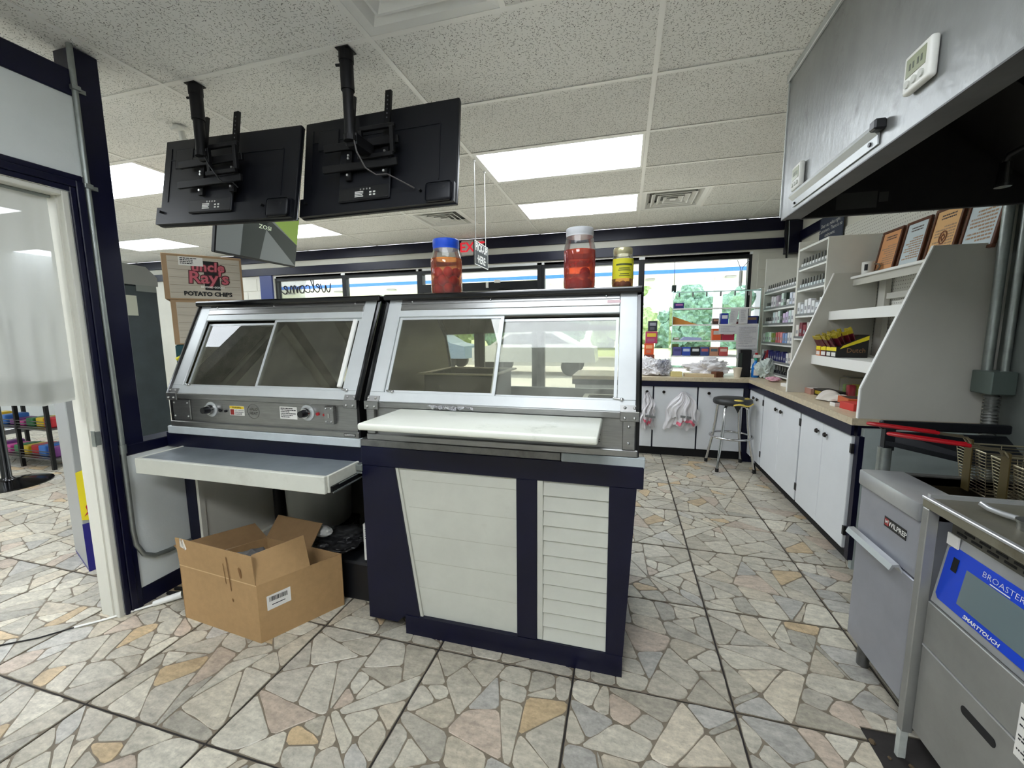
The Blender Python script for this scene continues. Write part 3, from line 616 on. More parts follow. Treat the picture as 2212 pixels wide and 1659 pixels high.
# ------------------------------------------------------------------ heated display cases
L_ = math.hypot(.22, .46)
def S(x, v, wv=0): return (x, 1.58 + .22 * v / L_ - wv * .46 / L_, 1.10 + .46 * v / L_ + wv * .22 / L_)
def slab(b, x0, x1, v0, v1, w0, w1, bev=0):
    b.hexa([S(x0, v0, w0), S(x1, v0, w0), S(x1, v1, w0), S(x0, v1, w0), S(x0, v0, w1), S(x1, v0, w1), S(x1, v1, w1), S(x0, v1, w1)], bev); return b
SIDE = [(1.585, .925), (1.585, 1.10), (1.80, 1.555), (2.18, 1.555), (2.33, 1.50), (2.44, 1.38), (2.50, 1.22), (2.52, 1.06), (2.52, .925)]
INNER = mat('case_lining', (96, 88, 64), .35, .65, var=.2, scale=6)
SCREW = mat('screw_head', (190, 190, 188), .3, .9)
def make_case(x0, x1, label, second):
    t = thing('heated_display_case', label, 'display case', ((x0 + x1) / 2, 1.58, .925))
    for x in (x0, x1 - .014):
        b = B(); b.prism([(x, y, z) for y, z in SIDE], (.014, 0, 0)); b.build('side_panel', BLACKM, t)
        b = B(); xi = x + .014 if x == x0 else x - .003; b.prism([(xi, y, z) for y, z in [(1.63, .97), (1.63, 1.12), (1.83, 1.53), (2.17, 1.53), (2.31, 1.48), (2.41, 1.37), (2.46, 1.22), (2.48, .97)]], (.003, 0, 0)); b.build('side_lining', INNER, t)
        b = B(); b.tube([(x + .007, y - .004, z) for y, z in SIDE[1:9]], .012, 6); b.build('edge_gasket', BLACKG, t)
    b = B(); b.box(x0 - .008, x1 + .008, 1.775, 2.20, 1.556, 1.585, .008, 2); b.build('top_deck', BLACKG, t)
    b = B(); b.box(x0 + .014, x1 - .014, 1.60, 2.52, .925, .968); b.build('well_deck', mat('well_steel', (104, 98, 78), .35, .8, var=.2, scale=5), t)
    b = B(); b.box(x0 + .014, x1 - .014, 2.49, 2.52, .968, 1.06); b.build('rear_kick', STEEL, t)
    b = B(); n = len(SIDE)
    pr = SIDE[3:8]
    b.grid(lambda u, v: (x0 + .016 + u * (x1 - x0 - .032), pr[min(int(v * 4), 3)][0] + (pr[min(int(v * 4), 3) + 1][0] - pr[min(int(v * 4), 3)][0]) * (v * 4 - min(int(v * 4), 3)), pr[min(int(v * 4), 3)][1] + (pr[min(int(v * 4), 3) + 1][1] - pr[min(int(v * 4), 3)][1]) * (v * 4 - min(int(v * 4), 3))), 2, 16)
    b.build('curved_glass', glass('curved_glass', (.74, .74, .71), 1.0, .02, .14, (120, 118, 106)), t, 60)
    # front shell
    b = B(); b.box(x0 + .014, x1 - .014, 1.590, 1.60, .95, 1.075); b.build('control_panel', STEEL, t)
    b = B(); b.box(x0 + .004, x1 - .004, 1.574, 1.60, .925, .953, .003); b.build('lower_lip', STEEL, t)
    b = B(); b.box(x0 + .0145, x1 - .0145, 1.574, 1.60, 1.073, 1.10, .003); b.build('sill_strip', STEEL, t)
    b = B(); slab(b, x0 + .016, x1 - .016, 0, .045, -.012, .002, .002); b.build('bottom_rail', ALU, t)
    for a0, a1 in ((x0 + .014, x0 + .085), (x1 - .085, x1 - .014)):
        b = B(); slab(b, a0, a1, .045, L_, -.012, .002, .002); b.build('stile', ALU, t)
        b = B(); xx = a0 - .012 if a0 < (x0 + x1) / 2 else a0 + .012
        b.box(xx, xx + .071, 1.567, 1.574, 1.065, 1.103, .002); slab(b, xx, xx + .071, 0, .025, .002, .006); b.build('corner_plate', STEEL, t)
        b = B()
        for sx in (.018, .053):
            b.ball((xx + sx, 1.566, 1.078), .006, 8, 6); p = S(xx + sx, .014, .006); b.ball(p, .006, 8, 6)
        b.build('plate_screws', SCREW, t, 60)
    b = B(); slab(b, x0 + .085, x1 - .085, .452, L_, -.012, .004, .002); b.build('top_rail', STEEL, t)
    b = B(); slab(b, x0 + .085, x1 - .085, .480, .484, .004, .0055); b.build('rail_seam', STEELD, t)
    b = B(); slab(b, x0 + .085, x1 - .085, .418, .452, -.012, .002, .002); b.build('upper_track', ALU, t)
    for q in (.12, .45, .88):
        b = B(); b.ball(S(x0 + q * (x1 - x0), .495, .004), .006, 8, 6); b.build('rail_screw', SCREW, t, 60)
    # two sliding doors
    a, z = x0 + .087, x1 - .087; mid = (a + z) / 2 - (.0 if second else .02)
    for s in (0, 1):
        d0, d1 = (a, mid + .012) if s == 0 else (mid - .012, z)
        front = (s == 0) if second else (s == 1)
        wv = -.006 if front else -.020; lo, hi = .045, (.418 if front else .408)
        dr = thing_part('sliding_door', t, S((d0 + d1) / 2, .23, wv))
        fw = .012 if not front else .014
        b = B(); slab(b, d0, d1, lo, lo + .012, wv - .006, wv); slab(b, d0, d1, hi - .012, hi, wv - .006, wv); slab(b, d0, d0 + fw, lo + .012, hi - .012, wv - .006, wv); slab(b, d1 - fw, d1, lo + .012, hi - .012, wv - .006, wv)
        b.build('door_frame', ALU, dr)
        b = B(); slab(b, d0 + fw, d1 - fw, lo + .012, hi - .012, wv - .005, wv - .001); b.build('glass_pane', GLASSC2 if second and s == 1 else GLASSC, dr)
        if (not second and s == 1):
            b = B(); slab(b, d1 - .04, d1 - .018, lo + .015, hi - .01, wv, wv + .014, .003); b.build('door_handle', WHITEPL, dr)
    for sx in (x0 + .1, x1 - .1):
        p = S(sx, .052, .0); b = B(); b.cyl(p, S(sx + .03, .046, .006), .005, 8); b.ball(S(sx + .032, .046, .006), .008, 8, 6); b.build('door_latch', CHROME, t, 60)
    b = B(); b.tube([(x0 + .05, 1.86, 1.52), (x1 - .05, 1.86, 1.52)], .012, 8); b.build('heat_lamp', STEELD, t); b = B(); b.box(x0 + .02, x1 - .02, 1.87, 2.20, 1.475, 1.553); b.build('lamp_housing', mat('housing_dark', (54, 50, 38), .4, .5), t)
    return t
def thing_part(name, parent, loc):
    o = bpy.data.objects.new(name, None); C.objects.link(o); o.parent = parent; o.location = Vector(loc) - ORG[parent.name]; ORG[o.name] = Vector(loc); return o
c1 = make_case(-2.31, -1.155, 'left heated display case with knobs on its steel control panel', False)
c2 = make_case(-1.120, .062, 'right heated display case with jars standing on its black top', True)
def knob(x, z, lit):
    b = B(); b.cyl((x, 1.590, z), (x, 1.586, z), .038, 24); b.build('dial_plate', ALU, c1)
    b = B(); b.cyl((x, 1.586, z), (x, 1.566, z), .027, 20, .024); b.build('knob_skirt', CHROME, c1, 40)
    b = B(); b.cyl((x, 1.567, z), (x, 1.540, z), .019, 16, .015); b.build('control_knob', BLACKP, c1, 40)
    b = B(); b.cyl((x + .06, 1.590, z - .003), (x + .06, 1.582, z - .003), .008, 12); b.cyl((x + .097, 1.590, z - .005), (x + .097, 1.580, z - .005), .006, 12); b.build('pilot_light', RED if lit else BLACKP, c1)
knob(-2.034, 1.022, False); knob(-1.443, 1.03, True)
P0 = lambda x0, x1, z0, z1, m, name='label_plate': (lambda b: (b.box(x0, x1, 1.5885, 1.590, z0, z1), b.build(name, m, c1))[-1])(B())
P0(-1.914, -1.822, .997, 1.045, PAPER, 'warning_label'); b = B(); b.box(-1.913, -1.823, 1.588, 1.5885, 1.031, 1.044); b.build('yellow_band', mat('warning_yellow', (232, 200, 40), .5), c1)
text('lettering', 'WARNING', .012, (-1.868, 1.5878, 1.0375), (1, 0, 0), (0, 0, 1), INK, c1); text('lettering', 'HOT SURFACES', .0085, (-1.853, 1.588, 1.023), (1, 0, 0), (0, 0, 1), INK, c1); lines(c1, (-1.882, -1.826), (1.0, 1.017), 1.5884, 3, INK)
b = B(); b.box(-1.910, -1.887, 1.588, 1.5885, 1.0, 1.028); b.build('hand_pictogram', mat('dark_red', (140, 30, 24), .5), c1)
b = B(); b.tube([(-1.766 + .036 * math.cos(a * PI / 12), 1.5895, 1.022 + .036 * math.sin(a * PI / 12)) for a in range(24)], .0012, 4, True); b.build('round_emblem', STEELD, c1)
text('lettering', 'HALO\nHEAT', .021, (-1.766, 1.589, 1.022), (1, 0, 0), (0, 0, 1), mat('etched_grey', (70, 66, 60), .6), c1, shear=.2)
P0(-1.604, -1.504, .994, 1.054, PAPER, 'rating_plate'); lines(c1, (-1.598, -1.51), (1.0, 1.05), 1.588, 6, INK)
b = B(); b.box(-1.335, -1.285, 1.570, 1.590, .985, 1.068, .002); b.build('hinge_cover', STEEL, c1)
b = B(); [b.ball((-1.31 + dx, 1.569, 1.027 + dz), .005, 8, 6) for dx in (-.014, .014) for dz in (-.03, .03)]; b.box(-1.314, -1.306, 1.568, 1.571, 1.015, 1.035); b.build('cover_screws', SCREW, c1, 60)
b = B(); b.box(-2.29, -2.17, 1.582, 1.590, .962, 1.066, .002); b.build('access_plate', STEEL, c1)
b = B(); [b.ball((-2.23 + dx, 1.581, 1.014 + dz), .005, 8, 6) for dx in (-.045, .045) for dz in (-.035, .035)]; b.build('plate_screws', SCREW, c1, 60)
b = B(); b.box(-1.235, -1.175, 1.5725, 1.574, .932, .946); b.build('black_badge', BLACKP, c1); lines(c1, (-1.232, -1.178), (.934, .944), 1.572, 2, WHITEPL)
# right case front: big plate, label, corner strip
b = B(); b.box(-.165, -.075, 1.588, 1.590, .965, 1.062); b.build('instruction_plate', mat('plate_grey', (140, 140, 138), .45, .5), c2)
lines(c2, (-.158, -.082), (.972, 1.055), 1.5875, 9, mat('etched_dark', (60, 60, 60), .6))
b = B(); b.box(.0, .046, 1.572, 1.590, .955, 1.072, .002); b.build('corner_strip', STEEL, c2); b = B(); b.box(-1.11, -1.07, 1.572, 1.590, .955, 1.072, .002); b.build('corner_strip', STEEL, c2)
b = B(); [b.ball((.022, 1.571, zz), .006, 8, 6) for zz in (.98, 1.045)]; b.build('strip_screws', SCREW, c2, 60)
b = B(); p = [S(-.075, .462, .0045), S(-.02, .462, .0045), S(-.02, .476, .0045), S(-.075, .476, .0045)]; b._mk(p, [(0, 1, 2, 3)]); b.build('small_sticker', mat('sticker_pink', (216, 186, 190), .6), c2)
# pans
def pan(x0, x1, y0, y1, z0, z1, label, m):
    t = thing('food_pan', label, 'pan', ((x0 + x1) / 2, (y0 + y1) / 2, z0), 'food pans in the right case')
    b = B(); g = .004; i = .012
    b.box(x0 + i, x1 - i, y0 + i, y1 - i, z0, z0 + g)
    for a in ((x0 + i, x1 - i, y0 + i, y0 + i + g), (x0 + i, x1 - i, y1 - i - g, y1 - i), (x0 + i, x0 + i + g, y0 + i, y1 - i), (x1 - i - g, x1 - i, y0 + i, y1 - i)): b.box(*a, z0 + g, z1)
    b.build('basin', m, t)
    b = B()
    for a in ((x0 - .015, x1 + .015, y0 - .015, y0 + i), (x0 - .015, x1 + .015, y1 - i, y1 + .015), (x0 - .015, x0 + i, y0 + i, y1 - i), (x1 - i, x1 + .015, y0 + i, y1 - i)): b.box(*a, z1, z1 + .008, .002)
    b.build('rim', mat('pan_rim', (170, 162, 140), .35, .7), t)
PD = mat('pan_dark', (62, 58, 48), .4, .6, var=.2)
pan(-.985, -.60, 1.86, 2.22, .97, 1.195, 'deep dark food pan behind the left door of the right case', PD)
pan(-.47, -.24, 1.72, 2.12, .97, 1.045, 'middle food pan behind the right door of the right case', PD)
pan(-.18, .01, 1.72, 2.12, .97, 1.075, 'rightmost food pan at the end of the right case', PD)
t = thing('pan_cover', 'ribbed steel cover lying in the left heated case', 'cover', (-1.48, 2.0, .97)); b = B()
b.box(-1.72, -1.22, 1.72, 2.30, .97, 1.0, .01); b.build('cover_plate', STEEL, t); b = B(); [b.box(-1.70, -1.24, 1.76 + k * .07, 1.79 + k * .07, 1.0, 1.008, .003) for k in range(7)]; b.build('ribs', STEEL, t)
t = thing('wire_shelf', 'long steel rail shelf inside the left heated case', 'shelf', (-1.95, 2.0, .97)); b = B(); [b.tube([(-2.25 + k * .06, 1.72, .98), (-2.25 + k * .06, 2.35, .98)], .005, 6) for k in range(8)]; b.build('wires', STEEL, t); b = B(); b.tube([(-2.27, 1.72, .974), (-1.81, 1.72, .974)], .006, 6); b.tube([(-2.27, 2.35, .974), (-1.81, 2.35, .974)], .006, 6); b.build('rails', STEEL, t)
# cutting board on brackets in front of the right case, with a scrap of film behind it
t = thing('cutting_board', 'white marbled board shelf in front of the right heated case', 'board', (-.5, 1.42, 1.035))
def marble_mat():
    m = mat('marbled_white', (226, 228, 216), .25, var=.05, scale=3, dirt=(168, 172, 156), dscale=6, dlo=.6, dhi=.82, stretch=(1, 2, 1)); return m
b = B(); b.box(-.935, -.073, 1.262, 1.566, 1.050, 1.076, .008, 3); b.build('board', marble_mat(), t, 40)
b = B()
for x in (-.80, -.46, -.12): b.box(x, x + .03, 1.34, 1.590, 1.040, 1.050); b.prism([(x, 1.588, 1.040), (x, 1.45, 1.040), (x, 1.588, .975)], (.004, 0, 0))
b.build('bracket', STEELD, t)
b = B(); b.box(-.93, -.10, 1.52, 1.588, .985, 1.0); b.box(-.93, -.80, 1.50, 1.588, 1.0, 1.034); b.build('support_channel', STEELD, t)
rng = random.Random(5); b = B(); b.grid(lambda u, v: (-.80 + u * .20 + rng.uniform(-.008, .008), 1.545 + v * .025, 1.085 + rng.uniform(-.006, .014)), 18, 3)
tag(b.build('plastic_film', glass('film', (.9, .9, .92), 2.5, .15, .5, (230, 230, 235)), None, 60), 'crumpled clear plastic film on the case sill behind the white board', 'plastic film')

# ------------------------------------------------------------------ counter under the right case
t = thing('serving_counter', 'navy and white panelled counter under the right heated case', 'counter', (-.54, 1.58, 0)); ctr = t
b = B(); b.box(-1.15, .06, 1.600, 2.50, .895, .925); b.build('counter_top', STEELD, t)
b = B(); b.box(-1.15, -.235, 1.573, 1.600, .893, .9245, .002); b.build('steel_edge', STEELD, t)
b = B(); b.box(-.232, .085, 1.573, 1.600, .885, .9245, .002); b.build('white_edge', mat('edge_grey', (170, 178, 180), .5, var=.12, scale=8), t)
b = B(); b.box(-1.15, .082, 1.572, 1.600, .803, .893, .003); b.build('top_rail', NAVY, t)
b = B(); b.prism([(-1.15, 1.573, .803), (-.981, 1.573, .803), (-.883, 1.573, .093), (-.956, 1.573, .093), (-1.0, 1.573, .05), (-1.15, 1.573, .05)], (0, .027, 0)); b.build('slanted_stile', NAVY, t)
b = B(); b.prism([(-.956, 1.570, .0), (.022, 1.570, .0), (.022, 1.570, .095), (-.956, 1.570, .095)], (0, .03, 0)); b.build('bottom_rail', NAVY, t)
b = B(); b.box(-.418, -.331, 1.573, 1.600, .095, .803, .002); b.build('middle_stile', NAVY, t)
b = B(); b.prism([(-.044, 1.573, .095), (.024, 1.573, .095), (.058, 1.573, .803), (-.044, 1.573, .803)], (0, .027, 0)); b.build('right_stile', NAVY, t)
b = B(); b.box(-1.02, -.40, 1.590, 1.602, .08, .815); b.build('white_panel', WHITEP2, t)
b = B()
for k in range(5): b.box(-.985 + k * .02, -.42, 1.5892, 1.5902, .235 + k * .128, .2363 + k * .128)
b.build('panel_scores', mat('score_line', (176, 174, 158), .7), t)
b = B(); b.prism([(-.981, 1.580, .803), (-.968, 1.580, .803), (-.870, 1.580, .093), (-.883, 1.580, .093)], (0, .012, 0)); b.build('panel_edging', WHITEP2, t)
for k in range(11):
    z = .095 + k * .0645; b = B(); b.hexa([(-.306, 1.578, z), (-.044, 1.578, z), (-.044, 1.60, z), (-.306, 1.60, z), (-.306, 1.594, z + .0625), (-.044, 1.594, z + .0625), (-.044, 1.60, z + .0625), (-.306, 1.60, z + .0625)], .0015); b.build('slat', WHITEP2, t)
b = B(); b.box(-.331, -.306, 1.578, 1.60, .095, .803, .002); b.build('slat_trim', WHITEP2, t)
b = B(); b.box(-1.15, -1.13, 1.60, 2.5, .05, .895); b.box(.0, .02, 1.60, 2.5, 0, .895); b.box(-1.13, -.02, 2.47, 2.5, 0, .895); b.build('carcass', NAVY, t)
b = B(); b.box(-1.13, -.97, 1.66, 1.68, 0, .08); b.build('recess_shadow_board', mat('recess_shadow', (14, 14, 20), .7), t)  # near-black board stands for the shadow in the recess below the stile
# counter under the left case with its pull-out shelf
t = thing('open_counter', 'navy framed open counter under the left heated case with a pull-out shelf', 'counter', (-1.75, 1.6, 0)); lctr = t
b = B(); b.box(-2.31, -1.155, 1.602, 2.50, .895, .925); b.build('counter_top', STEELD, t)
b = B(); b.box(-2.33, -1.152, 1.572, 1.602, .884, .924, .003); b.build('white_edge', mat('edge_white', (190, 197, 200), .5, var=.12, scale=8), t)
b = B(); b.box(-2.385, -1.152, 1.60, 1.63, .80, .884, .003); b.build('top_rail', NAVY, t)
b = B(); b.box(-2.385, -2.31, 1.665, 1.70, 0, .80, .003); b.build('left_stile', NAVY, t)
b = B(); b.box(-2.315, -2.30, 1.70, 2.45, .10, .80); b.build('side_panel', CREAM, t); b = B(); b.box(-2.31, -2.293, 1.67, 1.70, .10, .80); b.box(-2.30, -2.27, 1.70, 2.45, 0, .11, .004); b.build('side_ledge', CREAM, t)
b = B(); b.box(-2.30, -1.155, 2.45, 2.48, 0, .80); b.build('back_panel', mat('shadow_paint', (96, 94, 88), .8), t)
dz0, dz1 = .735, .811
dr = thing_part('pull_out_shelf', t, (-1.73, 1.66, dz0))
b = B(); b.box(-2.268, -1.195, 1.392, 1.96, dz0 + .02, dz1 - .004); b.build('shelf_surface', mat('grey_laminate', (138, 146, 150), .32, .3, var=.2, scale=6, dirt=(176, 178, 174), dscale=9, dlo=.6, dhi=.9), dr)
b = B(); b.box(-2.275, -1.188, 1.372, 1.392, dz0, dz1, .003); b.box(-1.195, -1.182, 1.392, 1.96, dz0, dz1 - .001, .002); b.box(-2.28, -2.268, 1.392, 1.96, dz0, dz1 - .001, .002); b.build('shelf_edging', WHITEP2, dr)
b = B(); b.box(-1.182, -1.172, 1.40, 1.62, dz0 + .002, dz0 + .026); b.build('drawer_slide', BLACKM, dr)
b = B(); b.box(-1.1715, -1.168, 1.40, 1.72, dz0 - .002, dz0 + .004); b.box(-1.1715, -1.168, 1.44, 1.72, dz0 + .024, dz0 + .028); b.build('slide_rail', GALV, dr)
b = B(); b.box(-1.178, -1.145, 1.565, 1.60, dz1 - .035, dz1 - .005, .002); b.box(-1.18, -1.15, 1.57, 1.598, dz1 - .05, dz1 - .04, .002); b.build('slide_bracket', GALV, dr)
# things under the open counter
tag((lambda b: (b.lathe((-1.93, 2.18, 0), [(.16, .16), (.19, .18), (.20, .40), (.205, .50), (.20, .52)], 20), b.build('plastic_tub', mat('dull_white_plastic', (150, 150, 142), .5), None, 40))[-1])(B()), 'rounded white plastic tub in the shade under the left counter', 'tub')
t = thing('floor_stand', 'dark stand under the left counter carrying the white plastic tub', 'stand', (-1.93, 2.18, 0)); b = B(); b.box(-2.12, -1.74, 2.02, 2.34, .13, .16, .004); b.build('stand_top', BLACKM, t)
for dx in (-.17, .17):
    for dy in (-.14, .14): b = B(); b.box(-1.93 + dx - .012, -1.93 + dx + .012, 2.18 + dy - .012, 2.18 + dy + .012, 0, .13); b.build('leg', BLACKM, t)
t = thing('waste_pipe', 'upright pipe with a pale foot under the left counter', 'pipe', (-2.18, 2.1, 0)); b = B(); b.cyl((-2.18, 2.1, .18), (-2.18, 2.1, .80), .035, 14); b.build('pipe', BLACKM, t, 40); b = B(); b.cyl((-2.18, 2.1, 0), (-2.18, 2.1, .18), .04, 14); b.build('pipe_foot', GALV, t, 40)
t = thing('small_carton', 'small white carton with black printed marks beside the navy counter end', 'carton', (-1.235, 1.80, 0), None, (0, 0, .12)); t.location.z = .22
b = B(); b.box(-.06, .06, -.05, .05, 0, .20, .002); b.build('carton', PAPER, t)
b = B()
for kx, kz in ((-.03, .07), (.0, .05), (-.01, .085)): b._mk([(kx - .014, -.0506, kz), (kx, -.0506, kz - .012), (kx + .014, -.0506, kz), (kx, -.0506, kz + .012)], [(0, 1, 2, 3)])
b.build('diamond_marks', INK, t); b = B(); [b._mk([(-.05, -.0506, .12 + k * .012), (.03 - k * .01, -.0506, .12 + k * .012), (.03 - k * .01, -.0506, .124 + k * .012), (-.05, -.0506, .124 + k * .012)], [(0, 1, 2, 3)]) for k in range(5)]; b.build('print', INK, t)
rng = random.Random(8)
from mathutils import noise as MN
def lump(name, label, cat, c, r, sc, m, seed, k=.25, sub=4, ang=22):
    off = Vector((seed * 3.1, seed * 1.7, seed * .9)); b = B(); bmesh.ops.create_icosphere(b.bm, subdivisions=sub, radius=1)
    for v in b.bm.verts:
        p = v.co.copy(); d = MN.noise(p * 1.3 + off) * 1.3; rd = 0; am = 1.0; fq = 2.2
        for _ in range(3): rd += am * (1 - 2.6 * abs(MN.noise(p * fq + off))); am *= .5; fq *= 2.1
        p *= 1 + k * d + k * .55 * (rd - .75); v.co = Vector((c[0] + p.x * r * sc[0], c[1] + p.y * r * sc[1], max(c[2] + p.z * r * sc[2], c[2] - r * sc[2] * .75)))
    return tag(b.build(name, m, None, ang), label, cat)
tag((lambda b: (b.box(-1.70, -1.20, 1.72, 2.02, 0, .215, .01), b.build('dark_crate', BLACKP))[-1])(B()), 'low black crate behind the cardboard box under the counter', 'crate')
lump('trash_bag', 'slumped black plastic bag on the crate under the left counter', 'bag', (-1.52, 1.86, .25), .15, (1.1, .8, .32), mat('black_bag', (24, 24, 26), .4), 4, .25, 5, 60)
lump('foam_scrap', 'rounded white foam scrap lying on the black bag', 'foam', (-1.60, 1.80, .315), .055, (1.2, .7, .5), mat('foam_white', (196, 196, 190), .8), 9, .08)

# ------------------------------------------------------------------ cardboard box on the floor
A_, B_ = Vector((-2.08, 1.388, 0)), Vector((-1.562, 1.343, 0)); D_ = Vector((.19, .33, 0)); Hb = .283
t = thing('cardboard_box', 'open brown cardboard box with a barcode label on the floor', 'box', (-1.73, 1.55, 0))
def panel(p, q, z0, z1, lean=(0, 0, 0), m=CARD, name='side_panel', q_top=None, p_top=None, th=.005):
    p, q = Vector(p), Vector(q); up = Vector((0, 0, z1 - z0)) + Vector(lean); d = (q - p).normalized(); n = Vector((-d.y, d.x, 0)) * th
    a = [p + Vector((0, 0, z0)), q + Vector((0, 0, z0)), q + Vector((0, 0, z0)) + up + (Vector(q_top) if q_top else Vector()), p + Vector((0, 0, z0)) + up + (Vector(p_top) if p_top else Vector())]
    b = B(); b.prism(a, n); return b.build(name, m, t)
dAB = (B_ - A_).normalized(); nrm_ = Vector((dAB.y, -dAB.x, 0))
panel(A_, B_, .002, Hb); panel(B_, B_ + D_, .002, Hb); panel(B_ + D_, A_ + D_, .002, Hb); panel(A_ + D_, A_, .002, Hb)
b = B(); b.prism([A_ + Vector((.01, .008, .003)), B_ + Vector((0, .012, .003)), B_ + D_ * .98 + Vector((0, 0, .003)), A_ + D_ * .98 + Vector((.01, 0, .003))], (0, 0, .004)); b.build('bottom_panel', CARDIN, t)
b = B(); q0 = A_ + nrm_ * .0012; q1 = B_ + nrm_ * .0012; b._mk([q0 + Vector((0, 0, Hb - .003)), q1 + Vector((0, 0, Hb - .003)), q1 + Vector((0, 0, Hb + .002)), q0 + Vector((0, 0, Hb + .002))], [(0, 1, 2, 3)]); b.build('fold_crease', mat('crease_tan', (206, 176, 132), .8), t, recalc=False)
panel(A_, B_ + Vector((-.006, 0, 0)), Hb, Hb + .145, (.005, -.012, 0), CARD, 'flap')
panel(B_, B_ + D_ * .60, Hb, Hb + .13, (-.035, .02, .0), CARD, 'flap', q_top=(-.01, .0, .01))
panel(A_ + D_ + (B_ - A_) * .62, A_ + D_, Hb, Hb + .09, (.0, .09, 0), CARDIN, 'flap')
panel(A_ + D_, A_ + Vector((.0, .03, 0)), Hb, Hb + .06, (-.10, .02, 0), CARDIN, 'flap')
nrm = Vector((dAB.y, -dAB.x, 0))
b = B()
for u0, z0, z1, wd in ((.325, .25, .36, .005), (.355, .22, .40, .006), (.43, .30, .36, .016), (.36, .17, .19, .012)):
    o_ = A_ + dAB * u0 + nrm * .0016
    if z0 > Hb - .02 or z1 > Hb: k0 = max(0, (z0 - Hb) / .145); k1 = max(0, (z1 - Hb) / .145)
    else: k0 = k1 = 0
    b._mk([tuple(o_ + dAB * (wd * c_) + nrm * (.013 * kk) + Vector((0, 0, z_))) for c_, z_, kk in ((-.5, z0 + .01, k0), (0, z0, k0), (.5, z0 + .01, k0), (.5, z1 - .008, k1), (0, z1, k1), (-.5, z1 - .008, k1))], [(0, 1, 2, 3, 4, 5)])
b.build('grease_stain', mat('stain_brown', (128, 92, 52), .8), t, recalc=False)
b = B(); p = A_ + dAB * .04 + nrm * .013 + Vector((0, 0, Hb + .10)); b.grid(lambda u, v: tuple(p + dAB * (.05 * u * (1 - .4 * v)) + Vector((0, -.002 * math.sin(u * 9), .045 * v + .006 * math.sin(u * 7)))), 6, 3); b.build('clear_tape', glass('tape', (.9, .88, .84), 2, .1, .5, (214, 206, 196)), t)
dR = D_.normalized(); nR = Vector((dR.y, -dR.x, 0)); lz = .145
pts = [B_ + dR * .035 + nR * .0012 + Vector((0, 0, lz)), B_ + dR * .135 + nR * .0012 + Vector((0, 0, lz + .005)), B_ + dR * .135 + nR * .0012 + Vector((0, 0, lz + .075)), B_ + dR * .035 + nR * .0012 + Vector((0, 0, lz + .07))]
b = B(); b._mk(pts, [(0, 1, 2, 3)]); b.build('shipping_label', PAPER, t, recalc=False)
b = B(); x = .045; rg = random.Random(2)
while x < .12:
    wd = rg.choice((.0012, .0022, .0034)); b._mk([B_ + dR * q + nR * .0018 + Vector((0, 0, lz + zz)) for q, zz in ((x, .04), (x + wd, .04), (x + wd, .062), (x, .062))], [(0, 1, 2, 3)]); x += wd + rg.choice((.0012, .002))
b._mk([B_ + dR * q + nR * .0018 + Vector((0, 0, lz + zz)) for q, zz in ((.055, .02), (.11, .022), (.11, .026), (.055, .024))], [(0, 1, 2, 3)]); b.build('barcode', INK, t, recalc=False)
lump('crumpled_liner', 'grey crumpled liner inside the open cardboard box', 'liner', (-1.78, 1.53, .14), .19, (.95, .62, .95), mat('grey_liner', (112, 110, 108), .7), 21, .18)
# cable, plug and conduit
t = thing('white_cable', 'white power cable with a plug end lying on the tile floor by the half wall', 'cable', (-2.4, 1.2, 0)); b = B(); b.tube([(-2.52, 1.19, .008), (-2.44, 1.27, .008), (-2.32, 1.42, .010)], .0055, 6); b.build('cord', WHITEPL, t, 60); b = B(); b.tube([(-3.05, .78, .006), (-2.85, .93, .006), (-2.70, 1.03, .006), (-2.60, 1.10, .006), (-2.52, 1.19, .008)], .0035, 6); b.build('dark_cord', RUBBER, t, 60)
b = B(); b.cyl((-2.33, 1.41, .014), (-2.24, 1.49, .03), .014, 10, .018); b.build('plug', WHITEPL, t, 40)
tag((lambda b: (b.tube([(-2.36, 1.50, .012), (-2.25, 1.52, .012), (-2.14, 1.47, .012), (-2.10, 1.50, .012)], .010, 6), b.tube([(-2.36, 1.54, .012), (-2.22, 1.56, .014), (-2.12, 1.53, .012)], .010, 6), b.build('black_cables', RUBBER, None, 60))[-1])(B()), 'two black cables heaped on the floor at the foot of the half wall', 'cables')
tag((lambda b: (b.box(-2.30, -2.25, 1.55, 1.58, .0, .045, .003), b.build('yellow_tag', mat('tag_yellow', (214, 204, 40), .6)))[-1])(B()), 'small yellow tag beside the cables at the half wall foot', 'tag')
t = thing('conduit', 'grey metal conduit running down the dark post and along the half wall', 'conduit', (-2.38, 1.39, .2))
b = B(); b.tube([(-2.382, 1.388, 2.67), (-2.380, 1.388, 1.5), (-2.378, 1.392, .84)], .0115, 10); b.build('upper_tube', GALV, t, 60)
b = B(); b.tube([(-2.380, 1.392, .85), (-2.380, 1.392, .42), (-2.380, 1.398, .34), (-2.380, 1.425, .275), (-2.380, 1.475, .240), (-2.380, 1.54, .232), (-2.380, 1.662, .230)], .0115, 10); b.build('lower_tube', GALV, t, 60)
b = B(); b.cyl((-2.378, 1.392, .82), (-2.378, 1.392, .865), .015, 10); b.build('coupling', GALV, t, 40)
for z in (2.49, 2.075):
    b = B(); b.box(-2.394, -2.366, 1.372, 1.404, z - .01, z + .01, .002); b.box(-2.394, -2.388, 1.404, 1.432, z - .009, z + .009); b.build('pipe_clamp', GALV, t)
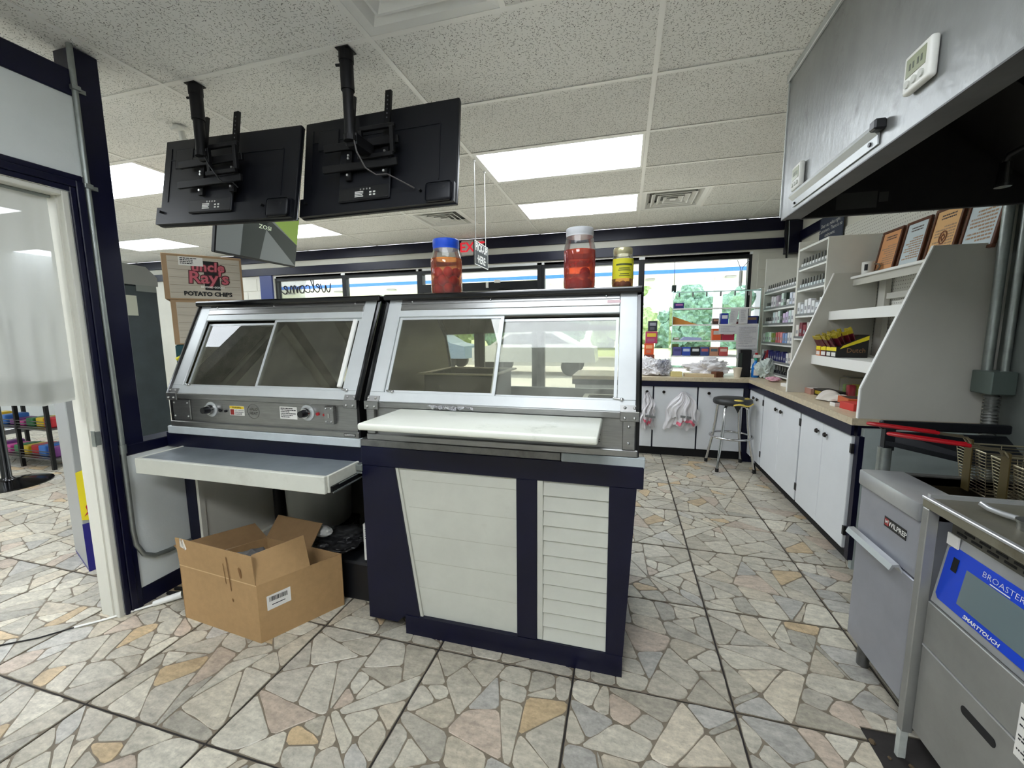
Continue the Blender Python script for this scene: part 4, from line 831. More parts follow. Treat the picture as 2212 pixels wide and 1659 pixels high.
# curtain
CUR = bpy.data.materials.new('sheer_curtain'); CUR.use_nodes = True; N = CUR.node_tree.nodes; L = CUR.node_tree.links; N.remove(N['Principled BSDF'])
d = N.new('ShaderNodeBsdfDiffuse'); d.inputs[0].default_value = lin((206, 208, 202)); tr = N.new('ShaderNodeBsdfTranslucent'); tr.inputs[0].default_value = lin((190, 192, 186)); tp_ = N.new('ShaderNodeBsdfTransparent')
m1 = N.new('ShaderNodeMixShader'); m1.inputs[0].default_value = .30; L.new(d.outputs[0], m1.inputs[1]); L.new(tr.outputs[0], m1.inputs[2]); m2 = N.new('ShaderNodeMixShader'); m2.inputs[0].default_value = .10; L.new(m1.outputs[0], m2.inputs[1]); L.new(tp_.outputs[0], m2.inputs[2]); L.new(m2.outputs[0], N['Material Output'].inputs[0])
t = thing('curtain', 'white sheer curtain hanging in the doorway on the left', 'curtain', (-2.45, .8, 1.09))
def cur(u, v):
    y = .36 + u * .916; z = 2.02 - v * .915 + .012 * math.sin(u * 19) * v
    return (-2.452 + .020 * math.sin(u * 24 + 1) * (.35 + v) + .014 * math.sin(u * 57 + v * 2) * (.3 + v * .4), y, z)
b = B(); b.grid(cur, 90, 24); b.build('cloth', CUR, t, 180)
b = B(); b.grid(lambda u, v: (cur(u, .90 + v * .1)[0] + .003, cur(u, .9)[1], 2.02 - (.885 + v * .1) * .915 + .012 * math.sin(u * 19)), 90, 2); b.build('hem', CUR, t, 180)
b = B(); b.cyl((-2.452, .352, 2.008), (-2.452, 1.286, 2.008), .008, 8); b.build('rod', GALV, t)

# ------------------------------------------------------------------ televisions hung from the ceiling, seen from behind
TVM = mat('tv_shell', (12, 14, 21), .45, spec=.35); TVD = mat('tv_recess', (6, 7, 10), .5)
def make_tv(loc, rot, W, H, label, kx):
    t = thing('television', label, 'television', loc, 'ceiling hung televisions', rot)      # local: +y is the screen side, origin at bottom centre
    b = B(); b.box(-W / 2, W / 2, 0.0, .022, 0, H, .006, 2); b.build('back_panel', TVM, t)
    b = B(); b.box(-W / 2 + .002, W / 2 - .002, .022, .03, .003, H - .003, .002); b.build('screen', BLACKG, t)
    b = B(); b.prism([(-W / 2 + .004, 0, .004), (W / 2 - .004, 0, .004), (W / 2 - .004, 0, .10), (-W / 2 + .004, 0, .10)], (0, -.022, 0)); b.build('lower_housing', TVM, t)
    b = B(); b.box(W / 2 - .15, W / 2 - .012, -.040, -.022, .006, .10, .014, 3); b.build('speaker_bulge', TVM, t, 40)
    b = B(); b.box(kx - .15, kx + .15, -.036, -.0225, .05, .36, .004); b.build('electronics_cover', TVM, t)
    b = B(); b.box(kx - .145, kx + .145, -.0375, -.036, .055, .12, .001); b.build('port_recess', TVD, t)
    b = B()
    for q in range(4): b.box(kx - .02 + q * .018, kx - .012 + q * .018, -.039, -.0375, .102, .110)
    b.build('port_plugs', SCREW, t)
    t2 = B()
    for q, (w_, z_) in enumerate(((.05, .092), (.05, .084), (.045, .076), (.05, .068))): t2._mk([(kx - .05, -.0378, z_), (kx - .05 + w_, -.0378, z_), (kx - .05 + w_, -.0378, z_ + .005), (kx - .05, -.0378, z_ + .005)], [(0, 1, 2, 3)])
    for q in range(4): x = kx + .035 + (q % 2) * .022; z = .07 + (q // 2) * .014; t2._mk([(x, -.0378, z), (x + .013, -.0378, z), (x + .013, -.0378, z + .008), (x, -.0378, z + .008)], [(0, 1, 2, 3)])
    t2.build('rating_label', WHITEPL, t, recalc=False)
    b = B(); b.box(-W / 2 + .05, -W / 2 + .055, -.004, 0, .14, H - .05); b.box(W / 2 - .10, W / 2 - .095, -.004, 0, .13, H - .12); b.box(-W / 2 + .05, W / 2 - .10, -.004, 0, H - .12, H - .114); b.box(-W / 2 + .09, -W / 2 + .22, -.006, 0, H - .17, H - .06, .004); b.build('back_ribs', TVM, t)
    b = B()
    for x in (-W / 2 + .05, W / 2 - .18, W / 2 - .05): b.cyl((x, -.0225, .07), (x, -.0412, .07), .007, 10)
    b.build('screw_hole', TVD, t)
    return t
tv1 = make_tv((-2.135, 1.835, 2.005), (-.163, .032, .0), .94, .498, 'left black television seen from behind, hung from the ceiling', -.06)
tv2 = make_tv((-1.262, 1.945, 2.022), (-.163, -.008, .0), .905, .532, 'right black television seen from behind, hung beside the other', -.045)
def make_mount(px, py, zb, rx, tvy, ztop, zr0, label):
    t = thing('television_mount', label, 'mount', (px, py, zb), 'television ceiling mounts')
    b = B(); b.box(px - .034, px + .034, py - .034, py + .034, CZ - .005, CZ, .002); b.cyl((px, py, CZ - .05), (px, py, CZ - .005), .033, 14); b.build('ceiling_plate', BLACKM, t)
    b = B(); b.cyl((px, py, CZ - .17), (px, py, CZ - .006), .030, 16); b.cyl((px, py, CZ - .06), (px - .05, py - .01, CZ - .06), .006, 8); b.build('outer_tube', BLACKM, t, 40)
    b = B(); b.cyl((px, py, zb), (px, py, CZ - .17), .0245, 16); b.build('pole', BLACKM, t, 40)
    b = B(); b.cyl((px, py, zb - .012), (px, py, zb + .012), .030, 14); b.box(px - .03, px + .03, py, tvy - .07, zb - .03, zb + .03, .006); b.build('elbow', BLACKM, t)
    ys = lambda z: tvy + (z - 2.25) * .165 - .045
    b = B()
    for z in (zr0 + .15, zr0 + .04): b.box(rx[0] - .14, rx[1] + .08, ys(z) - .035, ys(z) - .018, z - .018, z + .018, .002)
    b.build('cross_arm', BLACKM, t)
    b = B(); m = .5 * (rx[0] + rx[1])
    for a in ((m - .02, rx[1] + .07, zr0 + .20, zr0 + .22), (m - .02, rx[1] + .07, zr0 + .06, zr0 + .08), (m - .02, m + .0, zr0 + .08, zr0 + .20), (rx[1] + .05, rx[1] + .07, zr0 + .08, zr0 + .20)):
        y = ys(.5 * (a[2] + a[3])) - .06; b.box(a[0], a[1], y, y + .02, a[2], a[3], .002)
    b.build('tilt_frame', BLACKM, t)
    for x in rx:
        b = B(); z0, z1 = zr0 - .02, ztop
        b.hexa([(x - .016, ys(z0) - .012, z0), (x + .016, ys(z0) - .012, z0), (x + .016, ys(z0) + .004, z0), (x - .016, ys(z0) + .004, z0), (x - .016, ys(z1) - .012, z1), (x + .016, ys(z1) - .012, z1), (x + .016, ys(z1) + .004, z1), (x - .016, ys(z1) + .004, z1)])
        rl = b.build('bracket_rail', BLACKM, t)
        b = B()
        for z in (zr0 + .005, zr0 + .09, zr0 + .105): b.cyl((x, ys(z) - .013, z), (x, ys(z) - .022, z), .006, 8)
        b.build('bolt', SCREW, rl)
        b = B()
        for q in range(6): z = ztop - .03 - q * .022; b.cyl((x, ys(z) - .0125, z), (x, ys(z) - .0135, z), .004, 6)
        b.build('slot_holes', mat('hole_grey', (90, 92, 96), .6), rl)
    return t
mt1 = make_mount(-2.166, 1.776, 2.34, (-2.235, -2.02), 1.875, 2.575, 2.17, 'black pole mount holding the left television')
mt2 = make_mount(-1.255, 1.766, 2.30, (-1.39, -1.18), 1.985, 2.615, 2.20, 'black pole mount holding the right television')
t = thing('power_cord', 'thin cord dangling behind the left television', 'cord', (-2.1, 1.8, 2.2), 'television cords'); b = B(); b.tube([(-2.15, 1.775, 2.33), (-2.10, 1.76, 2.27), (-2.05, 1.765, 2.20), (-2.03, 1.77, 2.185), (-1.98, 1.775, 2.185), (-1.96, 1.79, 2.16)], .004, 6); b.build('cord', BLACKP, t, 60)
t = thing('power_cord', 'thin cord looping behind the right television', 'cord', (-1.2, 1.8, 2.2), 'television cords'); b = B(); b.tube([(-1.235, 1.76, 2.30), (-1.225, 1.765, 2.24), (-1.20, 1.79, 2.175), (-1.17, 1.83, 2.155), (-1.12, 1.85, 2.16), (-1.06, 1.89, 2.13), (-1.02, 1.925, 2.11)], .004, 6); b.build('cord', mat('grey_cord', (70, 66, 64), .5), t, 60)
# hung screen in the shop
t = thing('hanging_screen', 'hanging screen with a green hill picture below the left television', 'screen', (-2.80, 2.69, 1.975), None, (.20, 0, PI / 2))
b = B(); b.box(-.37, .37, 0, .035, 0, .42, .006); b.build('bezel', BLACKP, t)
b = B(); b.box(-.362, .362, -.001, 0, .016, .412); b.build('display', mat('display_grey', (118, 124, 126), .22, emit=.18), t)
b = B(); b._mk([(-.05, -.0016, .412), (.362, -.0016, .19), (.362, -.0016, .40), (.30, -.0016, .412)], [(0, 1, 2, 3)]); b.build('green_band', mat('screen_green', (118, 144, 62), .3, emit=.35), t, recalc=False)
b = B(); b._mk([(-.17, -.0014, .016), (.0, -.0014, .016), (.05, -.0014, .30), (-.06, -.0014, .412), (-.16, -.0014, .30)], [(0, 1, 2, 3, 4)]); b._mk([(.0, -.0014, .28), (.362, -.0014, .016), (.362, -.0014, .19), (.02, -.0014, .35)], [(0, 1, 2, 3)]); b.build('dark_band', mat('screen_dark', (52, 60, 62), .3, emit=.05), t, recalc=False)
text('lettering', 'ZOSI', .042, (.03, -.0018, .262), (1, 0, 0), (0, 0, 1), mat('screen_text', (200, 214, 190), .4, emit=.5), t, wscale=1.3)
b = B(); b.box(-.03, .03, .036, .07, .14, .30); b.tube([(0, .06, .24), (0, .10, .5), (0, .12, .66)], .02, 8); b.build('hanger', BLACKM, t)
# ceiling camera
t = thing('security_camera', 'small white camera on the ceiling behind the left television', 'camera', (-2.685, 2.09, 2.56))
b = B(); b.cyl((-2.685, 2.08, CZ - .02), (-2.685, 2.08, CZ), .04, 16); b.box(-2.71, -2.64, 2.03, 2.07, CZ - .03, CZ - .012, .004); b.build('mount_base', WHITEPL, t, 40)
b = B(); b.cyl((-2.685, 2.09, CZ - .075), (-2.685, 2.085, CZ - .02), .018, 12); b.ball((-2.68, 2.10, CZ - .08), .024, 12, 8); b.build('swivel', WHITEPL, t, 40)
b = B(); b.tube([(-2.675, 2.105, CZ - .085), (-2.64, 2.13, CZ - .12), (-2.59, 2.17, CZ - .13)], .004, 6); b.build('lead', BLACKP, t)

# ------------------------------------------------------------------ jars on the case
def jar(cx, cy, r, H_, neck, lidm, lidh, label, liq_m, liq_h, ribs=False):
    z0 = 1.585; t = thing('glass_jar', label, 'jar', (cx, cy, z0))
    sh = H_ - lidh
    prof = [(r * .80, 0), (r * .97, .008), (r, .03), (r, sh * .70), (r * .96, sh * .80), (neck * 1.05, sh * .95), (neck, sh)]
    b = B(); b.lathe((cx, cy, z0), prof, 28, False); b.build('glass_body', GLASSJ, t, 50)
    b = B(); ri = neck * 1.06; b.lathe((cx, cy, z0 + sh - .006), [(ri, 0), (ri, lidh * .25), (ri * 1.02, lidh * .3), (ri * 1.02, lidh + .003), (ri * .97, lidh + .006)], 28); b.build('lid', lidm, t, 40)
    pr = [(r * .78, .004), (r * .955, .012), (r * .985, .03)] + [(rr * .985, z) for rr, z in prof[3:5] if z < liq_h] + [(r * .98, liq_h)]
    b = B(); b.lathe((cx, cy, z0), pr, 28); b.build('brine', liq_m, t, 50)
    return t
def liquid(name, tint, hz, hc):
    return glass(name, tint, .3, .02, hz, hc)
jar(-.862, 1.93, .077, .268, .060, mat('lid_blue', (30, 78, 200), .35), .040, 'big jar of red pickled eggs with a blue lid on the case', liquid('orange_brine', (1.0, .66, .34), .22, (250, 96, 16)), .175)
jar(-.208, 1.93, .071, .274, .057, mat('lid_frosted', (206, 208, 212), .4), .030, 'big half full jar of red brine with a pale lid on the case', liquid('red_brine', (.92, .34, .16), .7, (214, 52, 14)), .178)
j3 = jar(-.018, 1.93, .046, .178, .038, mat('lid_gold', (196, 190, 150), .3, .6), .022, 'small yellow labelled jar with a gold lid on the case', liquid('amber_brine', (.84, .58, .26), .3, (170, 100, 40)), .075)
EGG = mat('pickled_egg', (186, 18, 54), .35, var=.12, scale=30)
pos = []
rng = random.Random(11)
for lay in range(3):
    for k in range(5):
        a = k * 2 * PI / 5 + lay * .63 + .25; pos.append((-.862 + .046 * math.cos(a), 1.93 + .046 * math.sin(a), 1.592 + .024 + lay * .039))
egg0 = None
for p in pos:
    if egg0 is None:
        b = B(); b.ball(p, .0235, 16, 10, (1, 1, 1.12)); egg0 = tag(b.build('pickled_egg', EGG, None, 180), 'red pickled egg packed in the blue lidded jar', 'egg', 'pickled eggs in the blue lidded jar')
    else:
        e = egg0.copy(); C.objects.link(e); e.location = (p[0], p[1], p[2] - .026)
for k in range(5):
    a = k * 1.3 + .4; e = egg0.copy(); C.objects.link(e); e.location = (-.208 + .034 * math.cos(a), 1.93 + .034 * math.sin(a), 1.592 + (.0 if k < 4 else .045)); e['label'] = 'red egg at the bottom of the pale lidded jar'; e['group'] = 'eggs in the pale lidded jar'
for k in range(4):
    a = k * 1.6; b = B(); b.ball((-.018 + .022 * math.cos(a), 1.93 + .022 * math.sin(a), 1.606), .017, 12, 8); tag(b.build('pickle', mat('pickle_amber', (176, 112, 48), .4), None, 180), 'amber pickled piece in the small yellow labelled jar', 'pickle', 'pickles in the small jar')
b = B(); b.grid(lambda u, v: (-.018 + .0468 * math.cos(-PI / 2 + .2 + (u - .5) * 2.6), 1.93 + .0468 * math.sin(-PI / 2 + .2 + (u - .5) * 2.6), 1.585 + .045 + v * .085), 16, 1); b.build('paper_label', mat('label_yellow', (214, 208, 40), .6), j3, 60)
for q, (z, w_, hh) in enumerate(((.100, .95, .008), (.086, .6, .004), (.078, .7, .004), (.062, .5, .004), (.055, .6, .003))):
    b = B(); b.grid(lambda u, v: (-.018 + .0472 * math.cos(-PI / 2 + .2 + (u - .5) * 1.7 * w_), 1.93 + .0472 * math.sin(-PI / 2 + .2 + (u - .5) * 1.7 * w_), 1.585 + z + v * hh), 10, 1); b.build('print', mat('label_ink', (70, 80, 30), .6), j3)
# pick-up sign on two cords
t = thing('pick_up_sign', 'black hanging sign with white pick-up lettering on two cords', 'sign', (-1.115, 3.165, 1.92))
b = B(); b.box(-1.122, -1.112, 3.012, 3.325, 1.918, 2.095, .002); b.build('board', mat('sign_black', (34, 40, 42), .5), t)
b = B()
for a in ((3.012, 3.325, 1.918, 1.923), (3.012, 3.325, 2.09, 2.095), (3.012, 3.017, 1.923, 2.09), (3.32, 3.325, 1.923, 2.09)): b.box(-1.1125, -1.1105, *a)
b.build('border', WHITEPL, t)
text('lettering', 'PICK-UP', .082, (-1.1115, 3.168, 2.052), (0, 1, 0), (0, 0, 1), WHITEPL, t, bold=.0022, wscale=.92); text('lettering', '·HERE·', .082, (-1.1115, 3.168, 1.965), (0, 1, 0), (0, 0, 1), WHITEPL, t, bold=.0022, wscale=.92)
for y in (3.05, 3.285):
    b = B(); b.cyl((-1.117, y, 2.093), (-1.117, y, CZ - .01), .0035, 6); b.cyl((-1.117, y, CZ - .012), (-1.117, y, CZ), .010, 8); b.build('cord', WHITEPL, t)

# ------------------------------------------------------------------ exhaust hood over the fryers
HX = .77
def hood_mat():
    return mat('hood_steel', (146, 148, 147), .38, .5, var=.22, scale=2.2, stretch=(1, 1.6, 1), bump=.5, bscale=18, dirt=(104, 104, 102), dscale=7, dlo=.58, dhi=.82)
t = thing('exhaust_hood', 'large stainless exhaust hood over the fryers at top right', 'hood', (1.3, 1.4, 1.97))
b = B(); b.box(HX, HX + .02, .20, 2.525, 1.972, 2.668); b.build('front_panel', hood_mat(), t)
b = B(); b.box(HX, HX + .085, .20, 2.525, 1.967, 1.972); b.box(HX + .08, HX + .085, .22, 2.505, 1.972, 2.0); b.build('drip_lip', mat('lip_steel', (92, 92, 92), .5, .3, var=.25, scale=6), t)
b = B(); b.box(HX + .02, 1.852, 2.505, 2.525, 1.967, 2.668); b.build('end_panel', mat('hood_end', (46, 46, 46), .5, .3), t)
b = B(); b.box(HX + .02, 1.852, .20, .22, 1.967, 2.668); b.build('end_panel', STEELD, t)
b = B(); b.box(HX + .02, 1.850, .22, 2.505, 2.40, 2.42); b.box(HX + .02, HX + .024, .22, 2.505, 1.99, 2.40); b.box(HX + .02, 1.85, 2.498, 2.505, 1.97, 2.40); b.box(1.846, 1.850, .22, 2.498, 1.97, 2.40); b.build('black_lining', mat('lining_black', (9, 9, 9), .8), t)  # near-black sheets line the inside of the hood
b = B(); b.box(HX - .012, HX + .0, .20, 2.545, 2.640, 2.674, .002); b.box(HX - .006, HX + .02, 2.525, 2.535, 1.985, 2.668); b.build('edge_trim', ALU, t)
for q in range(6):
    b = B(); b.prism([(1.30, .26 + q * .37, 2.40), (1.30, .60 + q * .37, 2.40), (1.70, .60 + q * .37, 2.06), (1.70, .26 + q * .37, 2.06)], (.02, 0, .02)); b.build('grease_filter', mat('filter_dark', (30, 30, 30), .5, .6), t)
b = B(); b.box(1.00, 1.17, 2.4965, 2.498, 1.995, 2.072); b.box(1.178, 1.215, 2.4965, 2.498, 2.02, 2.065); b.build('data_label', mat('dark_label', (50, 50, 48), .6), t)
# ticket rail on the hood
t = thing('ticket_rail', 'long metal ticket rail with a black end on the hood front', 'rail', (HX - .01, 2.0, 2.0))
b = B(); b.prism([(HX - .002, 1.66, 1.99), (HX - .002, 1.66, 2.035), (HX - .022, 1.66, 2.05), (HX - .026, 1.66, 2.035), (HX - .008, 1.66, 2.018), (HX - .006, 1.66, 1.99)], (0, .70, 0)); b.build('rail', ALU, t)
b = B(); b.box(HX - .034, HX - .0005, 1.625, 1.66, 2.024, 2.056, .005); b.build('end_cap', BLACKP, t)
b = B(); b.cyl((HX - .007, 1.70, 2.004), (HX - .012, 1.70, 2.004), .007, 10); b.cyl((HX - .007, 2.33, 2.002), (HX - .012, 2.33, 2.002), .006, 10); b.build('rail_screws', BLACKP, t)
def timer(y0, y1, z0, z1, label):
    t = thing('kitchen_timer', label, 'timer', (HX - .012, (y0 + y1) / 2, z0), 'kitchen timers on the hood'); w_ = y1 - y0; hh = z1 - z0
    b = B(); b.box(HX - .024, HX - .002, y0, y1, z0, z1, .008, 3); b.build('case', WHITEPL, t, 40)
    b = B(); b.box(HX - .0255, HX - .024, y0 + w_ * .14, y1 - w_ * .14, z0 + hh * .40, z1 - hh * .14); b.build('lcd', mat('lcd_green', (146, 152, 124), .3), t)
    b = B()
    for (dy, dz, ww, hz) in ((.25, .62, .06, .16), (.38, .62, .06, .16), (.55, .62, .06, .16), (.68, .62, .06, .16)): b.box(HX - .026, HX - .0255, y0 + dy * w_, y0 + (dy + ww) * w_, z0 + dz * hh - hz * hh / 2, z0 + dz * hh + hz * hh / 2)
    b.build('digits', mat('lcd_ink', (84, 90, 76), .5), t)
    for q in range(3):
        b = B(); y = y0 + w_ * (.24 + q * .26); b.cyl((HX - .024, y, z0 + hh * .22), (HX - .029, y, z0 + hh * .22), w_ * .09, 14); b.build('button', mat('button_grey', (196, 198, 190), .5), t)
    return t
timer(1.412, 1.522, 2.058, 2.162, 'larger white timer near the photo edge, high on the hood')
timer(2.245, 2.345, 2.055, 2.165, 'smaller looking white timer at the far end of the hood')
t = thing('fire_nozzle', 'shiny fire suppression nozzle on a pipe under the hood', 'nozzle', (1.32, 2.0, 1.92)); b = B(); b.cyl((1.32, 2.0, 1.925), (1.32, 2.0, 2.0), .020, 14, .016); b.cyl((1.32, 2.0, 1.915), (1.32, 2.0, 1.925), .023, 14); b.build('nozzle', CHROME, t, 40); b = B(); b.tube([(1.32, 2.0, 2.0), (1.32, 1.99, 2.02), (1.38, 1.9, 2.06), (1.5, 1.7, 2.06), (1.5, .3, 2.06)], .011, 8); b.build('feed_pipe', mat('dark_pipe', (40, 40, 40), .4, .7), t, 60)

# ------------------------------------------------------------------ fryers
FS = mat('fryer_steel', (164, 166, 174), .42, .45, var=.10, scale=5); FSW = mat('fryer_steel_bright', (196, 198, 200), .3, .6, var=.08, scale=8)
t = thing('deep_fryer', 'stainless deep fryer with a wide door handle beside the white cabinets', 'fryer', (1.30, 1.75, 0)); y0, y1, fx = 1.58, 1.935, .95
b = B(); b.box(fx + .02, 1.66, y0, y1, .10, .70); b.box(fx + .02, 1.66, y0, y0 + .01, .70, .80); b.box(fx + .02, 1.66, y1 - .01, y1, .70, .80); b.build('cabinet', FS, t)
b = B(); b.box(fx, fx + .02, y0 + .004, y1 - .002, .575, .775, .003); b.build('upper_panel', FS, t)
dr = thing_part('door', t, (fx, 1.75, .12)); b = B(); b.box(fx, fx + .02, y0 + .004, y1 - .002, .12, .568, .003); b.build('door_panel', FS, dr)
b = B(); b.prism([(fx, y0 + .06, .568), (fx - .012, y0 + .06, .590), (fx - .032, y0 + .06, .586), (fx - .040, y0 + .06, .566), (fx - .034, y0 + .06, .564), (fx - .026, y0 + .06, .578), (fx - .012, y0 + .06, .580), (fx, y0 + .06, .556)], (0, y1 - y0 - .06, 0)); b.build('door_handle', FSW, dr)
b = B(); b.box(fx - .012, fx + .14, y0, y1 + .004, .775, .838, .008, 2); b.build('front_ledge', FSW, t, 40)
b = B(); b.box(fx + .14, 1.66, y0, y0 + .03, .80, .835); b.box(fx + .14, 1.66, y1 - .03, y1, .80, .835); b.box(1.60, 1.66, y0 + .03, y1 - .03, .80, .835); b.build('top_rim', STEELD, t)
b = B(); b.box(fx + .14, 1.60, y0 + .03, y1 - .03, .60, .61); b.box(fx + .135, fx + .14, y0 + .03, y1 - .03, .61, .83); b.box(1.60, 1.605, y0 + .03, y1 - .03, .61, .83); b.box(fx + .14, 1.60, y0 + .025, y0 + .03, .61, .83); b.box(fx + .14, 1.60, y1 - .03, y1 - .025, .61, .83); b.build('oil_well', mat('oil_dark', (40, 34, 22), .4, .3), t)
b = B(); b.box(fx + .14, 1.60, y0 + .03, y1 - .03, .70, .705); b.build('oil', mat('frying_oil', (38, 26, 10), .08), t)
b = B(); b.box(fx - .0015, fx, 1.642, 1.765, .678, .715); b.build('badge', BLACKP, t)
text('lettering', 'WILPREP', .026, (fx - .002, 1.688, .6965), (0, -1, 0), (0, 0, 1), WHITEPL, t, bold=.0006); b = B(); b.box(fx - .0022, fx - .0015, 1.738, 1.760, .684, .709); b.build('badge_mark', RED, t); text('lettering', 'M', .02, (fx - .0023, 1.749, .6965), (0, -1, 0), (0, 0, 1), WHITEPL, t, bold=.0006)
for x in (1.0, 1.6):
    for y in (1.62, 1.90): b = B(); b.cyl((x, y, 0), (x, y, .10), .022, 12); b.build('leg', STEELD, t, 40)
b = B(); b.box(1.64, 1.66, y0, y1, .835, 1.02); b.build('flue_riser', STEELD, t)
# backsplash frame and grey post behind the fryer
t = thing('splash_guard', 'dark metal splash guard frame behind the fryer baskets', 'guard', (1.3, 2.25, 0)); b = B()
b.box(1.16, 1.20, 2.22, 2.25, .85, .95); b.hexa([(1.165, 2.22, .875), (1.60, 2.05, .80), (1.60, 2.25, .80), (1.165, 2.25, .875), (1.165, 2.22, .895), (1.60, 2.05, .825), (1.60, 2.25, .825), (1.165, 2.25, .895)]); b.box(1.15, 1.62, 2.23, 2.26, .945, .985, .006); b.prism([(1.20, 2.215, .886), (1.60, 2.06, .818), (1.60, 2.228, .93), (1.20, 2.228, .93)], (0, .004, .008)); b.build('guard_frame', mat('scorched_metal', (38, 40, 44), .4, .6, var=.3), t)
b = B(); b.cyl((1.175, 2.24, 0), (1.175, 2.24, .86), .026, 14); b.cyl((1.58, 2.24, 0), (1.58, 2.24, .80), .026, 14); b.build('guard_posts', GALV, t, 40)
# baskets
WIRE = mat('basket_wire', (176, 166, 140), .3, .9); GREASE = mat('greased_strap', (84, 72, 40), .5, .5)
def basket(label):
    t = thing('fry_basket', label, 'basket', (0, 0, 0), 'fry baskets', (0, 0, 0)); Lb, Wb, Hb_ = .32, .16, .16     # local: handle towards -x, origin under the rim centre
    b = B(); rim = [(-Lb / 2, -Wb / 2, 0), (Lb / 2, -Wb / 2, 0), (Lb / 2, Wb / 2, 0), (-Lb / 2, Wb / 2, 0)]; b.tube(rim, .0035, 6, True); bt = [(x * .88, y * .86, -Hb_) for x, y, z in rim]; b.tube(bt, .003, 6, True); b.build('rim_wire', WIRE, t)
    b = B(); n = 14
    for k in range(1, n):
        f = k / n; s_ = 1 - .13 * f; b.tube([(x * s_, y * s_, -Hb_ * f) for x, y, z in rim], .0017, 4, True)
    for k in range(6):
        f = -.5 + k / 5; b.tube([(Lb * f, -Wb / 2, 0), (Lb * f * .88, -Wb / 2 * .86, -Hb_), (Lb * f * .88, Wb / 2 * .86, -Hb_), (Lb * f, Wb / 2, 0)], .0014, 4)
    for k in range(4):
        f = -.5 + k / 3; b.tube([(-Lb / 2, Wb * f, 0), (-Lb / 2 * .88, Wb * f * .86, -Hb_), (Lb / 2 * .88, Wb * f * .86, -Hb_), (Lb / 2, Wb * f, 0)], .0014, 4)
    tag(b.build('mesh_wires', WIRE, t), kind='stuff')
    for x in (-.02,):
        b = B(); b.hexa([(-Lb / 2 - .004, -.02, -Hb_), (-Lb / 2 - .0, -.02, -Hb_), (-Lb / 2 - .0, .02, -Hb_), (-Lb / 2 - .004, .02, -Hb_), (-Lb / 2 - .008, -.02, .035), (-Lb / 2 - .004, -.02, .035), (-Lb / 2 - .004, .02, .035), (-Lb / 2 - .008, .02, .035)]); b.build('strap', GREASE, t)
    b = B(); b.tube([(-Lb / 2 - .006, -.013, .02), (-Lb / 2 - .02, -.013, .04), (-Lb / 2 - .12, -.011, .05)], .004, 6); b.tube([(-Lb / 2 - .006, .013, .02), (-Lb / 2 - .02, .013, .04), (-Lb / 2 - .12, .011, .05)], .004, 6); b.build('handle_wires', WIRE, t)
    b = B(); b.tube([(-Lb / 2 - .10, -.011, .05), (-Lb / 2 - .29, -.011, .068), (-Lb / 2 - .31, 0, .070), (-Lb / 2 - .29, .011, .068), (-Lb / 2 - .10, .011, .05)], .0068, 8); b.build('red_grip', RED, t, 60)
    return t
bk = basket('fry basket nearer the white cabinets with its red handle higher up'); bk.location = (1.40, 1.85, .965); bk.rotation_euler = (0, 0, -.10)
bk2 = dup(bk, (1.375, 1.655, .965), (0, 0, -.14), 'fry basket nearer the viewer with its red handle lower down')
for o, dz in ((bk, 0), (bk2, 0)):
    pass
t = thing('basket_hanger', 'steel rack rail the fry baskets hang from', 'rack', (1.62, 1.75, .84)); b = B(); b.box(1.62, 1.64, 1.58, 1.935, .835, .99); b.build('hanger_plate', STEELD, t)
# pressure fryer at the right edge
t = thing('pressure_fryer', 'steel pressure fryer with a blue touch panel at the right edge', 'fryer', (1.3, 1.1, 0)); bx, by = .90, 1.505
PS = mat('pressure_steel', (152, 152, 148), .45, .45, var=.14, scale=6)
b = B(); b.box(bx, 1.70, .30, by, .858, .888, .004, 2); b.build('top_deck', mat('deck_steel', (150, 146, 130), .32, .7, var=.2, scale=5, dirt=(110, 100, 70), dscale=6, dlo=.55, dhi=.8), t)
b = B(); b.box(bx - .003, bx + .012, .30, by, .884, .893, .002); b.box(bx + .012, 1.70, by - .012, by, .888, .9); b.build('deck_edge', FSW, t)
b = B(); b.box(bx, bx + .03, by - .03, by - .004, .10, .858, .002); b.build('front_leg', PS, t); b = B(); b.box(bx, bx + .024, by - .026, by - .008, 0, .10, .002); b.build('leg_foot', mat('foot_white', (190, 194, 188), .6, var=.2, scale=20), t)
b = B(); b.box(bx + .10, 1.70, .30, by - .035, .12, .858); b.build('cabinet', PS, t)
for y in (.35, 1.40): b = B(); b.cyl((1.62, y, 0), (1.62, y, .12), .02, 10); b.build('leg', STEELD, t)
b = B(); b.box(bx + .05, bx + .06, .30, by - .05, .80, .856); b.build('vent_panel', mat('vent_steel', (104, 102, 94), .45, .6), t)
b = B()
for r in range(4):
    for k in range(16): y = by - .07 - k * .052 - (r % 2) * .026; b.box(bx + .0485, bx + .0505, y - .034, y, .808 + r * .012, .814 + r * .012)
tag(b.build('vent_slots', INK, t), kind='stuff')
